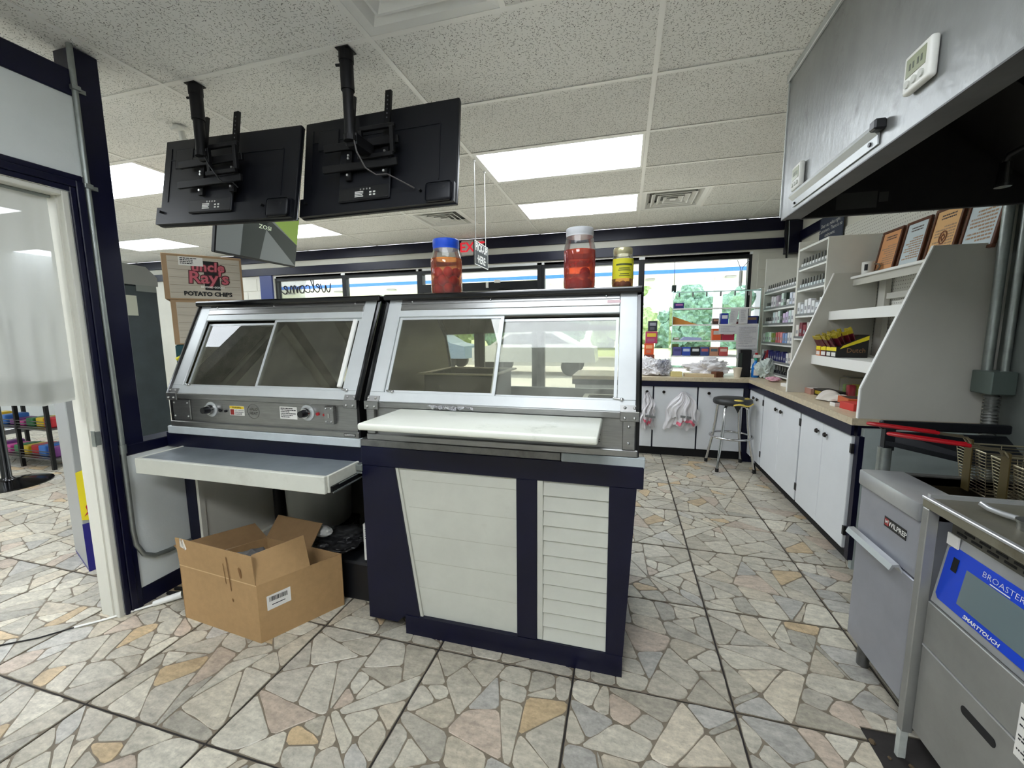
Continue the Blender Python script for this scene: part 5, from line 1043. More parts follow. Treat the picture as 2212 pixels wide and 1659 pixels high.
# sloped control fascia: top set back, bottom proud
fz0, fz1, f0, f1 = .575, .800, .925, .955
b = B(); b.hexa([(f0, .30, fz0), (bx + .10, .30, fz0), (bx + .10, by - .04, fz0), (f0, by - .04, fz0), (f1, .30, fz1), (bx + .10, .30, fz1), (bx + .10, by - .04, fz1), (f1, by - .04, fz1)], .002); b.build('control_fascia', FSW, t)
def F(y, z, o=.001):
    k = (z - fz0) / (fz1 - fz0); return (f0 + (f1 - f0) * k - o, y, z)
def fp(name, y0, y1, z0, z1, o, m, r=.0):
    b = B(); 
    if r: pts = [F(y1, z0 + r, o), F(y1, z1 - r, o), F(y1 - r, z1, o), F(y0 + r, z1, o), F(y0, z1 - r, o), F(y0, z0 + r, o), F(y0 + r, z0, o), F(y1 - r, z0, o)]
    else: pts = [F(y1, z0, o), F(y1, z1, o), F(y0, z1, o), F(y0, z0, o)]
    b.prism(pts, (.0008, 0, 0)); return b.build(name, m, t)
fp('blue_panel', .62, 1.452, .598, .768, .002, mat('panel_blue', (22, 66, 196), .35), .012)
fp('touch_screen', 1.165, 1.375, .625, .728, .0032, mat('screen_grey', (104, 118, 120), .22))
fp('power_switch', 1.405, 1.425, .700, .740, .004, BLACKP); fp('red_button', 1.10, 1.125, .655, .68, .004, RED)
sl = Vector((f1 - f0, 0, fz1 - fz0))
text('lettering', 'BROASTER', .0225, F(1.265, .747, .004), (0, -1, 0), sl, WHITEPL, t, wscale=1.15, bold=-.0004); text('lettering', 'SMARTTOUCH', .015, F(1.285, .609, .004), (0, -1, 0), sl, WHITEPL, t, shear=.2, bold=.0004, wscale=1.15)
lines_ = B(); [lines_._mk([F(1.30, .732, .004), F(1.24, .732, .004), F(1.24, .735, .004), F(1.30, .735, .004)], [(0, 1, 2, 3)])]; lines_.build('print', WHITEPL, t, recalc=False)
b = B()
for k in range(12): p = F(1.12 - k * .014, .62, .003); b.obox(Matrix.Translation(p), .003, .008, .06)
b.build('speaker_grille', mat('grille_blue', (12, 34, 110), .5), t)
b = B(); p = F(1.432, .786, .004); b.box(p[0] - .004, p[0], 1.42, 1.462, .765, .80); b.build('white_tape', PAPER, t)
b = B(); b.box(bx + .02, bx + .10, .30, by - .04, .43, .572, .002); b.build('middle_panel', PS, t)
b = B(); b.box(bx + .019, bx + .10, .30, by - .04, .424, .429); b.build('panel_seam', FSW, t)
dr = thing_part('door', t, (bx + .02, .9, .13)); b = B()
dy0, dy1, dz0_, dz1_ = .30, by - .04, .13, .424
b.box(bx + .02, bx + .04, dy0, dy1, dz0_, dz1_, .002); b.build('door_panel', PS, dr)
b = B(); zc = .365; pts = [(bx + .019, 1.29 + .0105 * math.sin(a), zc + .0125 * math.cos(a)) for a in [k * PI / 8 for k in range(9)]]; pts += [(bx + .019, 1.20 - .0105 * math.sin(a), zc - .0125 * math.cos(a)) for a in [k * PI / 8 for k in range(9)]]
b.prism(pts, (.004, 0, 0)); b.build('hand_slot', INK, dr)
b = B(); b.box(bx + .0185, bx + .02, 1.045, 1.145, .395, .53); b.build('data_plate', PAPER, t); lines(t, (1.05, 1.14), (.402, .51), bx + .0182, 12, INK, 'y'); text('lettering', 'BROASTER', .016, (bx + .018, 1.095, .519), (0, -1, 0), (0, 0, 1), INK, t, bold=.0006)
b = B(); b.tube([(bx + .018, 1.072 + .014 * math.cos(a * PI / 8), .435 + .014 * math.sin(a * PI / 8)) for a in range(16)], .0015, 4, True); b.build('approval_mark', INK, t); text('lettering', 'SA', .015, (bx + .0178, 1.072, .435), (0, -1, 0), (0, 0, 1), INK, t, bold=.0005)
b = B(); b.cyl((1.015, 1.30, .888), (1.015, 1.30, .908), .030, 18); b.cyl((1.015, 1.30, .908), (1.015, 1.30, .914), .034, 18); b.build('valve', STEEL, t, 40)
b = B(); b.tube([(1.015, 1.33, .904), (.998, 1.37, .903), (.985, 1.395, .906), (.978, 1.412, .914)], .008, 8); b.build('valve_lever', FSW, t, 60)
b = B(); b.cyl((1.32, .95, .888), (1.32, .95, .93), .20, 28); b.cyl((1.32, .95, .93), (1.32, .95, .95), .18, 28); b.build('lid', STEEL, t, 40)
b = B(); b.box(.925, .965, 1.03, 1.09, .79, .855, .003); b.build('side_bracket', PS, t)

# ------------------------------------------------------------------ white base cabinets along the right wall and the window
KNOB = mat('knob_dark', (44, 40, 36), .3, .8); TOPM = mat('stone_laminate', (204, 190, 162), .35, var=.16, scale=45, dirt=(160, 136, 102), dscale=40, dlo=.55, dhi=.75)
DOORW = mat('cabinet_white', (226, 229, 232), .42, var=.04, scale=3, dirt=(196, 192, 180), dscale=1.6, dlo=.62, dhi=.9)
HINGE = mat('hinge_black', (22, 20, 20), .5)
def kn(parent, p, d):
    b = B(); p = Vector(p); d = Vector(d); b.cyl(p, p + d * .012, .006, 8); b.cyl(p + d * .012, p + d * .022, .017, 14, .013); b.build('knob', KNOB, parent, 40)
ys = [2.745, 3.47, 4.33, 4.775]
names = ['white double door cabinet nearest the fryer, by the blue grey side panel', 'white double door cabinet in the middle of the right hand row', 'white double door cabinet in the corner behind the stool']
for k in range(3):
    a, z = ys[k] + .012, ys[k + 1] - .012; m = (a + z) / 2 if k < 2 else 4.545
    t = thing('base_cabinet', names[k], 'cabinet', (1.55, (a + z) / 2, 0), 'white base cabinets')
    b = B(); b.box(1.302, 1.84, ys[k], ys[k + 1], .09, .855); b.build('carcass', NAVY, t); b = B(); b.box(1.345, 1.84, ys[k], ys[k + 1], 0, .09); b.build('toe_kick', INK, t)
    for s, (q0, q1) in enumerate(((a, m - .003), (m + .003, z))):
        d = thing_part('door', t, (1.29, (q0 + q1) / 2, .105)); b = B(); b.box(1.282, 1.302, q0, q1, .105, .79, .003); b.build('door_panel', DOORW, d)
        kn(d, (1.282, (m - .06) if s == 0 else (m + .06), .725), (-1, 0, 0))
        hy = q0 - .004 if s == 0 else q1 + .004
        for zz in (.19, .69): b = B(); b.box(1.279, 1.300, hy - .010, hy + .010, zz, zz + .055, .001); b.build('hinge', HINGE, d)
xs = [-.55, .322, .78, 1.23]
nm = ['white cabinet under the window, mostly hidden by the serving case', 'white cabinet under the window with the big bunch of bags on its door', 'white cabinet under the window behind the stool']
for k in range(3):
    a, z = xs[k] + .008, xs[k + 1] - .008
    t = thing('base_cabinet', nm[k], 'cabinet', ((a + z) / 2, 5.1, 0), 'white base cabinets'); b = B(); b.box(xs[k], xs[k + 1], 4.80, 5.44, .10, .855); b.build('carcass', NAVY, t); b = B(); b.box(xs[k], xs[k + 1], 4.85, 5.44, 0, .10); b.build('toe_kick', INK, t)
    d = thing_part('door', t, ((a + z) / 2, 4.79, .108)); b = B(); b.box(a, z, 4.78, 4.80, .108, .795, .003); b.build('door_panel', DOORW, d); kn(d, (a + .10 if k else z - .06, 4.78, .735), (0, -1, 0))
b = B(); b.box(1.23, 1.30, 4.78, 5.44, 0, .855); b.box(1.30, 1.84, 4.778, 5.44, 0, .855); tag(b.build('corner_filler', NAVY), 'navy corner filler between the two rows of white cabinets', 'filler')
t = thing('countertop', 'speckled tan countertop with a navy front band around the corner', 'countertop', (1.2, 4.2, .855))
b = B(); b.prism([(-.58, 4.755, .86), (1.262, 4.755, .86), (1.262, 2.725, .86), (1.845, 2.725, .86), (1.845, 5.46, .86), (-.58, 5.46, .86)], (0, 0, .04)); b.build('top', TOPM, t)
b = B(); b.box(-.58, 1.270, 4.763, 4.779, .80, .859); tag(b.build('apron_board', NAVY), 'navy apron board under the window counter edge', 'board')
b = B(); b.box(1.266, 1.281, 2.735, 4.762, .80, .859); tag(b.build('apron_board', NAVY), 'navy apron board under the right hand counter edge', 'board')
t = thing('cabinet_end_panel', 'pale blue grey end panel of the cabinet row beside the fryer', 'panel', (1.55, 2.72, 0)); b = B(); b.box(1.315, 1.85, 2.703, 2.735, .0, .845); b.build('panel', mat('end_panel_paint', (170, 180, 178), .55, var=.08, scale=6, dirt=(120, 124, 116), dscale=3, dlo=.6, dhi=.9), t); b = B(); b.box(1.292, 1.318, 2.700, 2.74, .06, .80); b.build('navy_edge', NAVY, t)

# ------------------------------------------------------------------ white slanted shelf unit on the counter
PANELG = mat('unit_side', (196, 194, 184), .6, var=.06, scale=3, dirt=(150, 146, 134), dscale=5, dlo=.66, dhi=.9); EDGE = mat('edge_white_gloss', (238, 238, 234), .4)
prof = [(1.292, .901), (1.292, 1.07), (1.552, 1.835), (1.835, 1.835), (1.835, .901)]
t = thing('shelf_unit', 'white shelf unit with slanted side panels standing on the tan counter', 'shelf unit', (1.56, 3.27, .9)); su = t
for y, nm_ in ((2.725, 'side_panel'), (3.795, 'side_panel')):
    b = B(); b.prism([(x, y, z) for x, z in prof], (0, .018, 0)); b.build(nm_, PANELG, t)
    b = B()
    for (a, z) in ((prof[0], prof[1]), (prof[1], prof[2])):
        n = Vector((-(z[1] - a[1]), 0, z[0] - a[0])).normalized() * .006; b.hexa([(a[0], y - .001, a[1]), (a[0], y + .019, a[1]), (z[0], y + .019, z[1]), (z[0], y - .001, z[1]), (a[0] + n.x, y - .001, a[1] + n.z), (a[0] + n.x, y + .019, a[1] + n.z), (z[0] + n.x, y + .019, z[1] + n.z), (z[0] + n.x, y - .001, z[1] + n.z)])
    b.build('panel_edge', EDGE, t)
for xf, z0, z1 in ((1.440, 1.135, 1.205), (1.535, 1.478, 1.545)):
    b = B(); b.box(xf, 1.835, 2.744, 3.794, z1 - .018, z1); b.build('shelf', EDGE, t); b = B(); b.box(xf, xf + .018, 2.744, 3.794, z0, z1 - .018); b.build('shelf_fascia', EDGE, t)
b = B(); b.box(1.655, 1.835, 2.744, 3.794, 1.785, 1.803, .003); b.build('shelf', EDGE, t); b = B(); b.box(1.675, 1.69, 2.744, 3.794, 1.735, 1.784); b.box(1.80, 1.835, 3.62, 3.70, .905, 1.78); b.box(1.81, 1.83, 3.36, 3.62, 1.62, 1.66); b.build('shelf_bracing', PANELG, t)
# framed certificates leaning on the top shelf
WOOD = mat('frame_wood', (92, 48, 24), .35, var=.3, scale=14)
def cert(y0, y1, h_, pc, label):
    t = thing('framed_certificate', label, 'certificate', (1.78, (y0 + y1) / 2, 1.806), 'framed certificates', (0, .16, 0)); w_ = y1 - y0
    b = B(); fr = .018
    for a in ((-w_ / 2, w_ / 2, 0, fr), (-w_ / 2, w_ / 2, h_ - fr, h_), (-w_ / 2, -w_ / 2 + fr, fr, h_ - fr), (w_ / 2 - fr, w_ / 2, fr, h_ - fr)): b.box(-.018, 0, a[0], a[1], a[2], a[3], .002)
    b.build('frame', WOOD, t); b = B(); b.box(-.012, -.006, -w_ / 2 + fr, w_ / 2 - fr, fr, h_ - fr); b.build('paper', pc, t)
    lines(t, (-w_ / 2 + fr + .02, w_ / 2 - fr - .02), (fr + .03, h_ - fr - .09), -.0125, 9, mat('cert_ink', (172, 140, 112), .7), 'y', int(y0 * 10)); lines(t, (-w_ / 2 + .06, w_ / 2 - .06), (h_ - .075, h_ - .04), -.0125, 2, mat('cert_ink2', (84, 70, 66), .7), 'y')
    return t
CO = mat('paper_orange', (226, 164, 112), .7, var=.05); CB = mat('paper_bluish', (206, 218, 222), .7, var=.04); CO2 = mat('paper_tan', (232, 186, 128), .7, var=.05)
cert(3.50, 3.735, .30, CO, 'orange framed certificate on the far left of the top shelf'); cert(3.235, 3.465, .30, CB, 'pale blue framed certificate, second on the top shelf')
c3 = cert(2.965, 3.20, .31, CO2, 'tan framed certificate with a crest, third on the top shelf'); cert(2.69, 2.93, .33, CB, 'large pale framed certificate nearest the grey pipe')
b = B(); b.tube([(-.0135, .028 * math.cos(a * PI / 8), .13 + .036 * math.sin(a * PI / 8)) for a in range(16)], .004, 5, True); b.tube([(-.0135, -.015, .13), (-.0135, 0, .15), (-.0135, .015, .13), (-.0135, 0, .11)], .004, 5, True); b.build('crest', mat('crest_brown', (150, 100, 70), .7), c3)
t = thing('mug', 'white mug with a dark logo patch at the shelf end', 'mug', (1.71, 3.68, 1.803)); b = B(); b.lathe((1.71, 3.68, 1.803), [(.032, 0), (.036, .004), (.038, .09), (.035, .09), (.033, .01)], 20); b.build('cup', WHITEPL, t, 40); b = B(); b.tube([(1.735, 3.655, 1.875), (1.752, 3.63, 1.87), (1.755, 3.622, 1.85), (1.745, 3.635, 1.825), (1.735, 3.655, 1.82)], .005, 6); b.build('handle', mat('mug_handle', (120, 112, 100), .4), t, 60)
b = B(); b.grid(lambda u, v: (1.71 - .0385 * math.cos(.55 + u * .55), 3.68 - .0385 * math.sin(.55 + u * .55), 1.83 + v * .045), 5, 1); b.build('printed_patch', INK, t)
# cigar display boxes and pouches on the middle shelf
CBX = mat('box_black', (18, 16, 16), .4); CYE = mat('box_yellow', (232, 214, 36), .5); CPU = mat('pouch_maroon', (88, 20, 34), .35); CGO = mat('pouch_gold', (176, 158, 40), .35, .3)
def cigar_box(x, y, w_, d_, z, label, side):
    t = thing('cigar_box', label, 'box', (x, y, z), 'cigar display boxes')
    b = B(); b.prism([(x, y, z), (x, y + w_, z), (x, y + w_, z + .075), (x, y, z + .075)], (.02, 0, 0)); b.prism([(x + .02, y, z), (x + d_, y, z), (x + d_, y, z + .16), (x + .02, y, z + .075)], (0, w_, 0)); b.build('carton', side, t)
    b = B(); b.prism([(x + .04, y - .0015, z + .085), (x + d_, y - .0015, z + .155), (x + d_, y - .0015, z + .125), (x + .02, y - .0015, z + .06)], (0, .001, 0)); b.box(x - .0015, x, y, y + w_, z + .045, z + .073); b.build('yellow_strip', CYE, t)
    b = B(); b.box(x - .0015, x, y + .008, y + w_ - .008, z + .008, z + .035); b.build('white_patch', PAPER, t)
    return t
zs = 1.205
t = cigar_box(1.452, 3.43, .075, .19, zs, 'black cigar box with a yellow strip, rightmost on the shelf', CBX)
text('lettering', 'Dutch', .046, (1.57, 3.4285, zs + .05), (1, 0, 0), (0, 0, 1), mat('print_tan', (150, 108, 70), .5), t)
cigar_box(1.455, 3.515, .07, .20, zs, 'black cigar box, second from the right on the shelf', CBX)
cigar_box(1.455, 3.595, .08, .20, zs, 'maroon cigar box in the middle of the shelf row', CPU)
cigar_box(1.455, 3.685, .07, .18, zs, 'orange cigar box at the far end of the shelf row', mat('box_orange', (206, 108, 40), .5))
rng = random.Random(31); p0 = None
for bx_, (y, n) in enumerate(((3.44, 5), (3.52, 6), (3.605, 7), (3.69, 6))):
    lbs = ['in the rightmost black cigar box', 'in the second black cigar box', 'in the maroon cigar box', 'in the far orange cigar box'][bx_]
    for k in range(n):
        lb = 'gold topped maroon pouch, %s from the front %s' % (ORD[k], lbs)
        loc = (1.478 + k * .026, y + .03, zs + .07 + k * .008 - .03); rot = (rng.uniform(-.25, .25), -.55 + k * .07, rng.uniform(-.15, .15))
        if p0 is None:
            p0 = thing('cigar_pouch', lb, 'pouch', loc, 'pouches in the cigar boxes', rot); b = B(); b.box(-.003, .003, -.03, .03, 0, .10, .001); b.build('foil', CPU, p0); b = B(); b.box(-.0035, .0035, -.031, .031, .10, .128, .001); b.build('gold_top', CGO, p0)
        else: dup(p0, loc, rot, lb)
# loose things on the counter below the shelves
def slabbox(name, label, cat, x, y, z, sx, sy, sz, rot, m, top=None, fr=None, group=None):
    t = thing(name, label, cat, (x, y, z), group, (0, 0, rot)); b = B(); b.box(-sx / 2, sx / 2, -sy / 2, sy / 2, 0, sz, .002); b.build('carton', m, t)
    if top: b = B(); b.box(-sx / 2 * .8, sx / 2 * .8, -sy / 2 * .8, sy / 2 * .8, sz, sz + .0008); b.build('top_print', top, t)
    if fr: b = B(); b.box(-sx / 2 - .0008, -sx / 2, -sy / 2 * .7, sy / 2 * .7, sz * .25, sz * .75); b.build('side_print', fr, t)
    return t
zc = .9
slabbox('flat_box', 'flat dark printed box on the tan counter under the shelves', 'box', 1.50, 3.60, zc, .11, .22, .05, .1, CBX, None, CGO); slabbox('flat_box', 'flat pink and brown box beyond the dark one on the counter', 'box', 1.455, 3.735, zc, .09, .10, .045, .05, mat('box_pink', (176, 132, 118), .6), PAPER)
slabbox('orange_tray', 'open orange box on the counter beside the slanted side panel', 'box', 1.475, 3.19, zc, .12, .18, .055, -.1, mat('tray_orange', (196, 96, 50), .6), mat('tray_dark', (70, 50, 40), .7)); slabbox('red_box', 'small red box with a white packet at the counter edge', 'box', 1.415, 3.03, zc, .11, .13, .045, .15, mat('box_red', (206, 60, 54), .5)); slabbox('white_packet', 'small white packet beside the red box on the counter', 'packet', 1.36, 3.15, zc, .05, .05, .025, .2, PAPER, INK)
slabbox('stacked_papers', 'short stack of white papers at the far end of the tan counter', 'papers', 1.47, 4.12, zc, .16, .20, .03, .2, PAPER, None); slabbox('small_box', 'small brown and white box beside the stacked papers', 'box', 1.43, 3.92, zc, .09, .10, .045, .1, mat('box_brownwhite', (184, 170, 150), .6), INK)
rng = random.Random(14)
b = B(); b.grid(lambda u, v: (1.36 + v * .17 + .02 * math.sin(u * 8), 3.27 + u * .22 + .02 * math.sin(v * 6), .905 + .065 * math.sin(PI * v) * (.6 + .4 * math.sin(u * 9 + 1)) * math.sin(PI * min(max(u, .03), .97)) + .02 * math.sin(PI * v) * abs(math.sin(u * 22)) + .004), 30, 12)
tag(b.build('cloth', mat('cloth_white', (218, 212, 202), .9), None, 180), 'crumpled off white cloth lying on the tan counter', 'cloth')
t = thing('glass_canister', 'clear canister with coloured packets behind the cloth', 'canister', (1.64, 3.56, .9)); b = B(); b.box(1.57, 1.71, 3.49, 3.63, .9, 1.05, .015, 3); b.build('glass_body', GLASSJ, t, 40); b = B(); b.box(1.585, 1.695, 3.505, 3.615, 1.05, 1.062, .004); b.build('lid', glass('clear_lid', (.9, .92, .92), 2), t)
for k, c in enumerate(((180, 40, 60), (190, 190, 40), (120, 150, 60), (210, 200, 60))):
    b = B(); b.box(1.585 + (k % 2) * .055, 1.63 + (k % 2) * .055, 3.51 + (k // 2) * .05, 3.55 + (k // 2) * .05, .903, 1.0, .004); tag(b.build('sweet_packet', mat('packet_%d' % k, c, .4)), ['crimson', 'bright yellow', 'green', 'pale yellow'][k] + ' packet inside the clear canister', 'packet', 'packets in the clear canister')
t = thing('plastic_cup', 'white plastic cup standing on the shelf by the slanted panel edge', 'cup', (1.62, 2.84, 1.205)); b = B(); b.lathe((1.62, 2.84, 1.205), [(.026, 0), (.034, .10), (.036, .102), (.032, .10)], 16); b.build('cup', WHITEPL, t, 40)
# ------------------------------------------------------------------ vape racks in the corner
RK = mat('rack_white', (222, 221, 212), .55, var=.04); LIPG = mat('shelf_lip_grey', (120, 122, 122), .5)
def rack(y0, y1, ztop, zs_, label):
    t = thing('display_rack', label, 'rack', (1.68, (y0 + y1) / 2, .9), 'tall white display racks')
    b = B(); b.box(1.83, 1.845, y0, y1, .901, ztop); b.build('back', RK, t)
    for y in (y0, y1 - .016): b = B(); b.box(1.50, 1.83, y, y + .016, .901, ztop, .002); b.build('side_panel', RK, t)
    b = B(); b.box(1.50 if ztop < 2.15 else 1.79, 1.83, y0 + .016, y1 - .016, ztop - .018, ztop); b.build('top_board', EDGE, t)
    for z in zs_:
        b = B(); b.box(1.505, 1.83, y0 + .017, y1 - .017, z - .022, z - .006); b.build('shelf', EDGE, t); b = B(); b.box(1.500, 1.507, y0 + .017, y1 - .017, z - .006, z + .012); b.build('shelf_lip', LIPG, t)
    return t
z1 = [1.815, 1.635, 1.465, 1.265, 1.075, .955]; z2 = [1.945, 1.765, 1.535, 1.335, 1.12]
rack(4.385, 5.30, 2.19, z1, 'white rack of small bottles nearest the window corner'); rack(3.815, 4.383, 2.12, z2, 'white rack of small bottles next to the slanted shelf unit')
proto = {}
def item(kind, y, z, col, hgt, label, group, x=1.53, w_=.045):
    key = (kind, col, round(hgt, 2), w_)
    if key in proto: dup(proto[key], (x, y, z - .006), None, label, group); return
    if kind == 'bottle':
        t = thing('vape_bottle', label, 'bottle', (x, y, z - .006), group); b = B(); zz = z - .006
        b.box(x - .016, x + .016, y - .016, y + .016, zz, zz + hgt * .5, .003); b.build('label_body', mat('c%02x%02x%02x' % col, col, .5), t); b = B(); b.cyl((x, y, zz + hgt * .5), (x, y, zz + hgt), .009, 10, .006); b.build('cap', mat('cap_grey', (96, 96, 92), .5), t, 40)
    else:
        t = thing('small_box', label, 'box', (x, y, z - .006), group); b = B(); zz = z - .006; b.box(x - .02, x + .02, y - w_ / 2, y + w_ / 2, zz, zz + hgt, .002); b.build('carton', mat('c%02x%02x%02x' % col, col, .5), t); b = B(); b.box(x - .0208, x - .02, y - w_ * .3, y + w_ * .3, zz + hgt * .35, zz + hgt * .6); b.build('side_print', mat('dim_print', (150, 150, 156), .6), t)
    proto[key] = t
W_ = (226, 228, 228); BK = (40, 40, 44)
def cname(c):
    r, g, b_ = c
    if max(c) - min(c) < 22: return 'white' if r > 200 else ('grey' if r > 110 else 'black')
    if b_ > r and b_ > g: return 'navy' if b_ < 120 else 'blue'
    if g >= r and g > b_: return 'green' if g - r > 12 else 'olive'
    return 'maroon' if r < 150 else 'pink'
def fill(y0, y1, z, n, kind, cols, hs, label, group, w_=.045):
    place = label
    for k in range(n):
        label = '%s %s %s from the left %s' % (cname(cols[k % len(cols)]), 'bottle' if kind == 'bottle' else 'box', ORD[k], place)
        y = y1 - (k + .5) * (y1 - y0) / n; item(kind, y, z, cols[k % len(cols)], hs[k % len(hs)], label, group, w_=w_)
A0, A1 = 4.42, 5.27
fill(A0, A1, z1[0], 13, 'bottle', [W_], [.085], 'in the top row of the window corner rack', 'bottles in the top row of the corner rack')
fill(5.12, A1, z1[1], 3, 'bottle', [W_], [.075], 'in the second row of the corner rack', 'bottles at the left of the second row')
fill(4.42, 5.08, z1[1], 9, 'box', [(224, 220, 226), W_, (176, 164, 176), W_, (216, 236, 226), (60, 76, 66), W_, (206, 214, 230)], [.13, .12, .13, .06, .14, .14, .07], 'in the second row of the corner rack', 'boxes in the second row', .055)
fill(5.05, A1, z1[2], 4, 'bottle', [W_], [.085], 'in the third row of the corner rack', 'bottles at the left of the third row')
fill(4.42, 5.0, z1[2], 8, 'box', [(206, 222, 222), W_, (216, 236, 226), (52, 66, 58), (214, 196, 226), (206, 190, 222)], [.13, .13, .14, .14, .11, .12], 'in the third row of the corner rack', 'boxes in the third row', .055)
fill(A0, A1, z1[3], 13, 'box', [W_, (190, 226, 196), (186, 222, 190), (214, 234, 216), (120, 140, 56), (104, 126, 48), (190, 90, 90), (206, 110, 110), (226, 150, 150), (120, 150, 200), (150, 176, 214), W_, W_], [.11, .12, .125, .12, .115], 'in the fourth row of the corner rack', 'coloured boxes in the fourth row', .045)
fill(A0, A1, z1[4], 13, 'box', [W_, (130, 34, 40), W_, (34, 36, 92), (38, 40, 100), (30, 34, 88), (34, 36, 92), (38, 40, 100), (30, 34, 88), (34, 36, 92), (38, 40, 100), W_, (204, 198, 190)], [.12, .105, .11], 'in the fifth row of the corner rack', 'dark boxes in the fifth row', .05)
fill(A0, 5.1, z1[5], 10, 'bottle', [BK], [.09], 'in the bottom row of the corner rack', 'black bottles in the bottom row')
C0, C1 = 3.85, 4.36
fill(C0, C1, z2[0], 9, 'bottle', [W_], [.095], 'in the top row beside the slanted unit', 'bottles in the top row of the second rack')
fill(C0, C1, z2[1], 9, 'bottle', [(206, 216, 218)], [.095], 'in the second row beside the slanted unit', 'bottles in the second row of the second rack')
fill(C0, C1, z2[2], 7, 'box', [W_, (216, 222, 226), W_, (230, 230, 234)], [.12, .10, .135, .14], 'in the third row beside the slanted unit', 'boxes in the third row of the second rack', .055)
fill(4.05, C1, z2[3], 4, 'box', [(220, 214, 206), (120, 40, 52), (130, 36, 50), (196, 190, 186)], [.12, .14], 'in the fourth row beside the slanted unit', 'boxes in the fourth row of the second rack', .06)
# sign on the peg board, cables in the corner
t = thing('wall_sign', 'slate blue sign with white writing on the right wall above the racks', 'sign', (1.84, 4.6, 2.2)); b = B(); b.box(1.822, 1.834, 4.40, 4.85, 2.215, 2.47, .002); b.build('board', mat('sign_slate', (50, 58, 78), .5), t)
text('lettering', 'Dear us, miles right.\nCustomers. There is no\nunknowns.', .047, (1.821, 4.625, 2.345), (0, -1, 0), (0, 0, 1), WHITEPL, t, shear=.1)
t = thing('corner_cables', 'bundle of black and grey cables hanging in the window corner', 'cables', (1.70, 5.3, 2.0))
for k, (dx, m) in enumerate(((0, RUBBER), (.014, GALV), (-.014, RUBBER), (.006, RUBBER))):
    b = B(); b.tube([(1.69 + dx, 5.33, 2.66), (1.69 + dx * 1.5, 5.32, 2.45), (1.70 + dx * .5, 5.31, 2.25), (1.70 + dx * .2, 5.31, 2.06 + k * .03)], .006, 6); b.build('cable', m, t, 60)
# conduit, junction box and flexible pipe at the end of the shelf unit
t = thing('wall_conduit', 'thick grey conduit with a junction box beside the shelf unit', 'conduit', (1.80, 2.66, .85))
b = B(); b.cyl((1.795, 2.665, 1.19), (1.795, 2.665, 2.66), .021, 14); b.build('pipe', GALV, t, 40); b = B(); b.cyl((1.835, 2.62, 1.19), (1.835, 2.62, 2.66), .016, 12); b.build('pipe', GALV, t, 40)
b = B(); b.box(1.75, 1.85, 2.56, 2.69, 1.075, 1.19, .004); b.build('junction_box', mat('box_green_grey', (96, 108, 102), .45, .3), t); b = B()
pts = [(1.80, 2.62, 1.075), (1.80, 2.62, .98), (1.79, 2.60, .90), (1.76, 2.56, .84), (1.74, 2.5, .80)]
b.tube(pts, .024, 10)
for k in range(22):
    f = k / 21 * 3.99; i = int(f); p = Vector(pts[i]).lerp(Vector(pts[i + 1]), f - i); d = (Vector(pts[i + 1]) - Vector(pts[i])).normalized(); b.cyl(p - d * .0045, p + d * .0045, .030, 14)
b.build('flexible_pipe', mat('flex_grey', (104, 106, 102), .45, .5), t, 40)

# ------------------------------------------------------------------ on the window counter
GE = glass('shelf_glass', (.90, .99, .96), 1.2); GEE = mat('glass_edge', (190, 226, 218), .15)
t = thing('glass_shelf_case', 'clear glass shelf case standing on the counter before the window', 'display case', (.96, 5.2, .9)); gx0, gx1, gy0, gy1 = .515, 1.405, 5.06, 5.38
for x in (gx0, gx1 - .006): b = B(); b.box(x, x + .006, gy0, gy1, .902, 1.85); b.build('glass_side', GE, t)
for x in (gx0, gx1 - .006): b = B(); b.box(x, x + .006, gy0 - .003, gy0, .902, 1.85); b.box(x, x + .006, gy0, gy1, 1.85, 1.853); b.build('side_edge', GEE, t)
b = B(); b.box(gx0, gx1, gy0 + .1, gy0 + .106, 1.838, 1.85); b.build('top_rail', GEE, t)
b = B(); [b.box(gx0 + .07 + k * .145, gx0 + .085 + k * .145, gy0 + .095, gy0 + .111, 1.79, 1.84, .003) for k in range(6)]; tag(b.build('hooks', LIPG, t), kind='stuff')
for z in (1.655, 1.475, 1.295, 1.12, .985):
    b = B(); b.box(gx0 + .007, gx1 - .007, gy0, gy1, z - .008, z); b.build('glass_shelf', GE, t); b = B(); b.box(gx0 + .007, gx1 - .007, gy0 - .006, gy0 - .0005, z - .014, z + .001); b.build('shelf_edge', EDGE, t)
def gbox(label, x0, x1, z, hgt, col, pr=None, d=.09, dy=.0, name='small_box', cat='box'):
    t = thing(name, label, cat, ((x0 + x1) / 2, gy0 + .05, z), 'boxes in the glass shelf case'); b = B(); b.box(x0, x1, gy0 + .01 + dy, gy0 + .01 + dy + d, z + .001, z + hgt, .002); b.build('carton', mat('g%02x%02x%02x' % col, col, .5), t)
    b = B(); b.box(x0 + (x1 - x0) * .12, x1 - (x1 - x0) * .12, gy0 + .009 + dy, gy0 + .01 + dy, z + hgt * .5, z + hgt * .82); b.build('front_print', mat('gp%02x%02x%02x' % (pr or W_), pr or W_, .5), t)
gbox('navy box alone on the top glass shelf', .535, .635, 1.655, .065, (34, 36, 104), (176, 110, 170))
gbox('small brown box on the second glass shelf', .945, 1.005, 1.475, .065, (74, 50, 44), (170, 130, 110)); gbox('blue box at the left of the leaning papers, second glass shelf', 1.025, 1.10, 1.475, .12, (30, 50, 150)); gbox('dark red box behind the papers on the second glass shelf', 1.16, 1.26, 1.475, .05, (110, 30, 36)); gbox('navy and brown box at the right end of the second glass shelf', 1.28, 1.39, 1.475, .085, (34, 48, 110), (120, 96, 70))
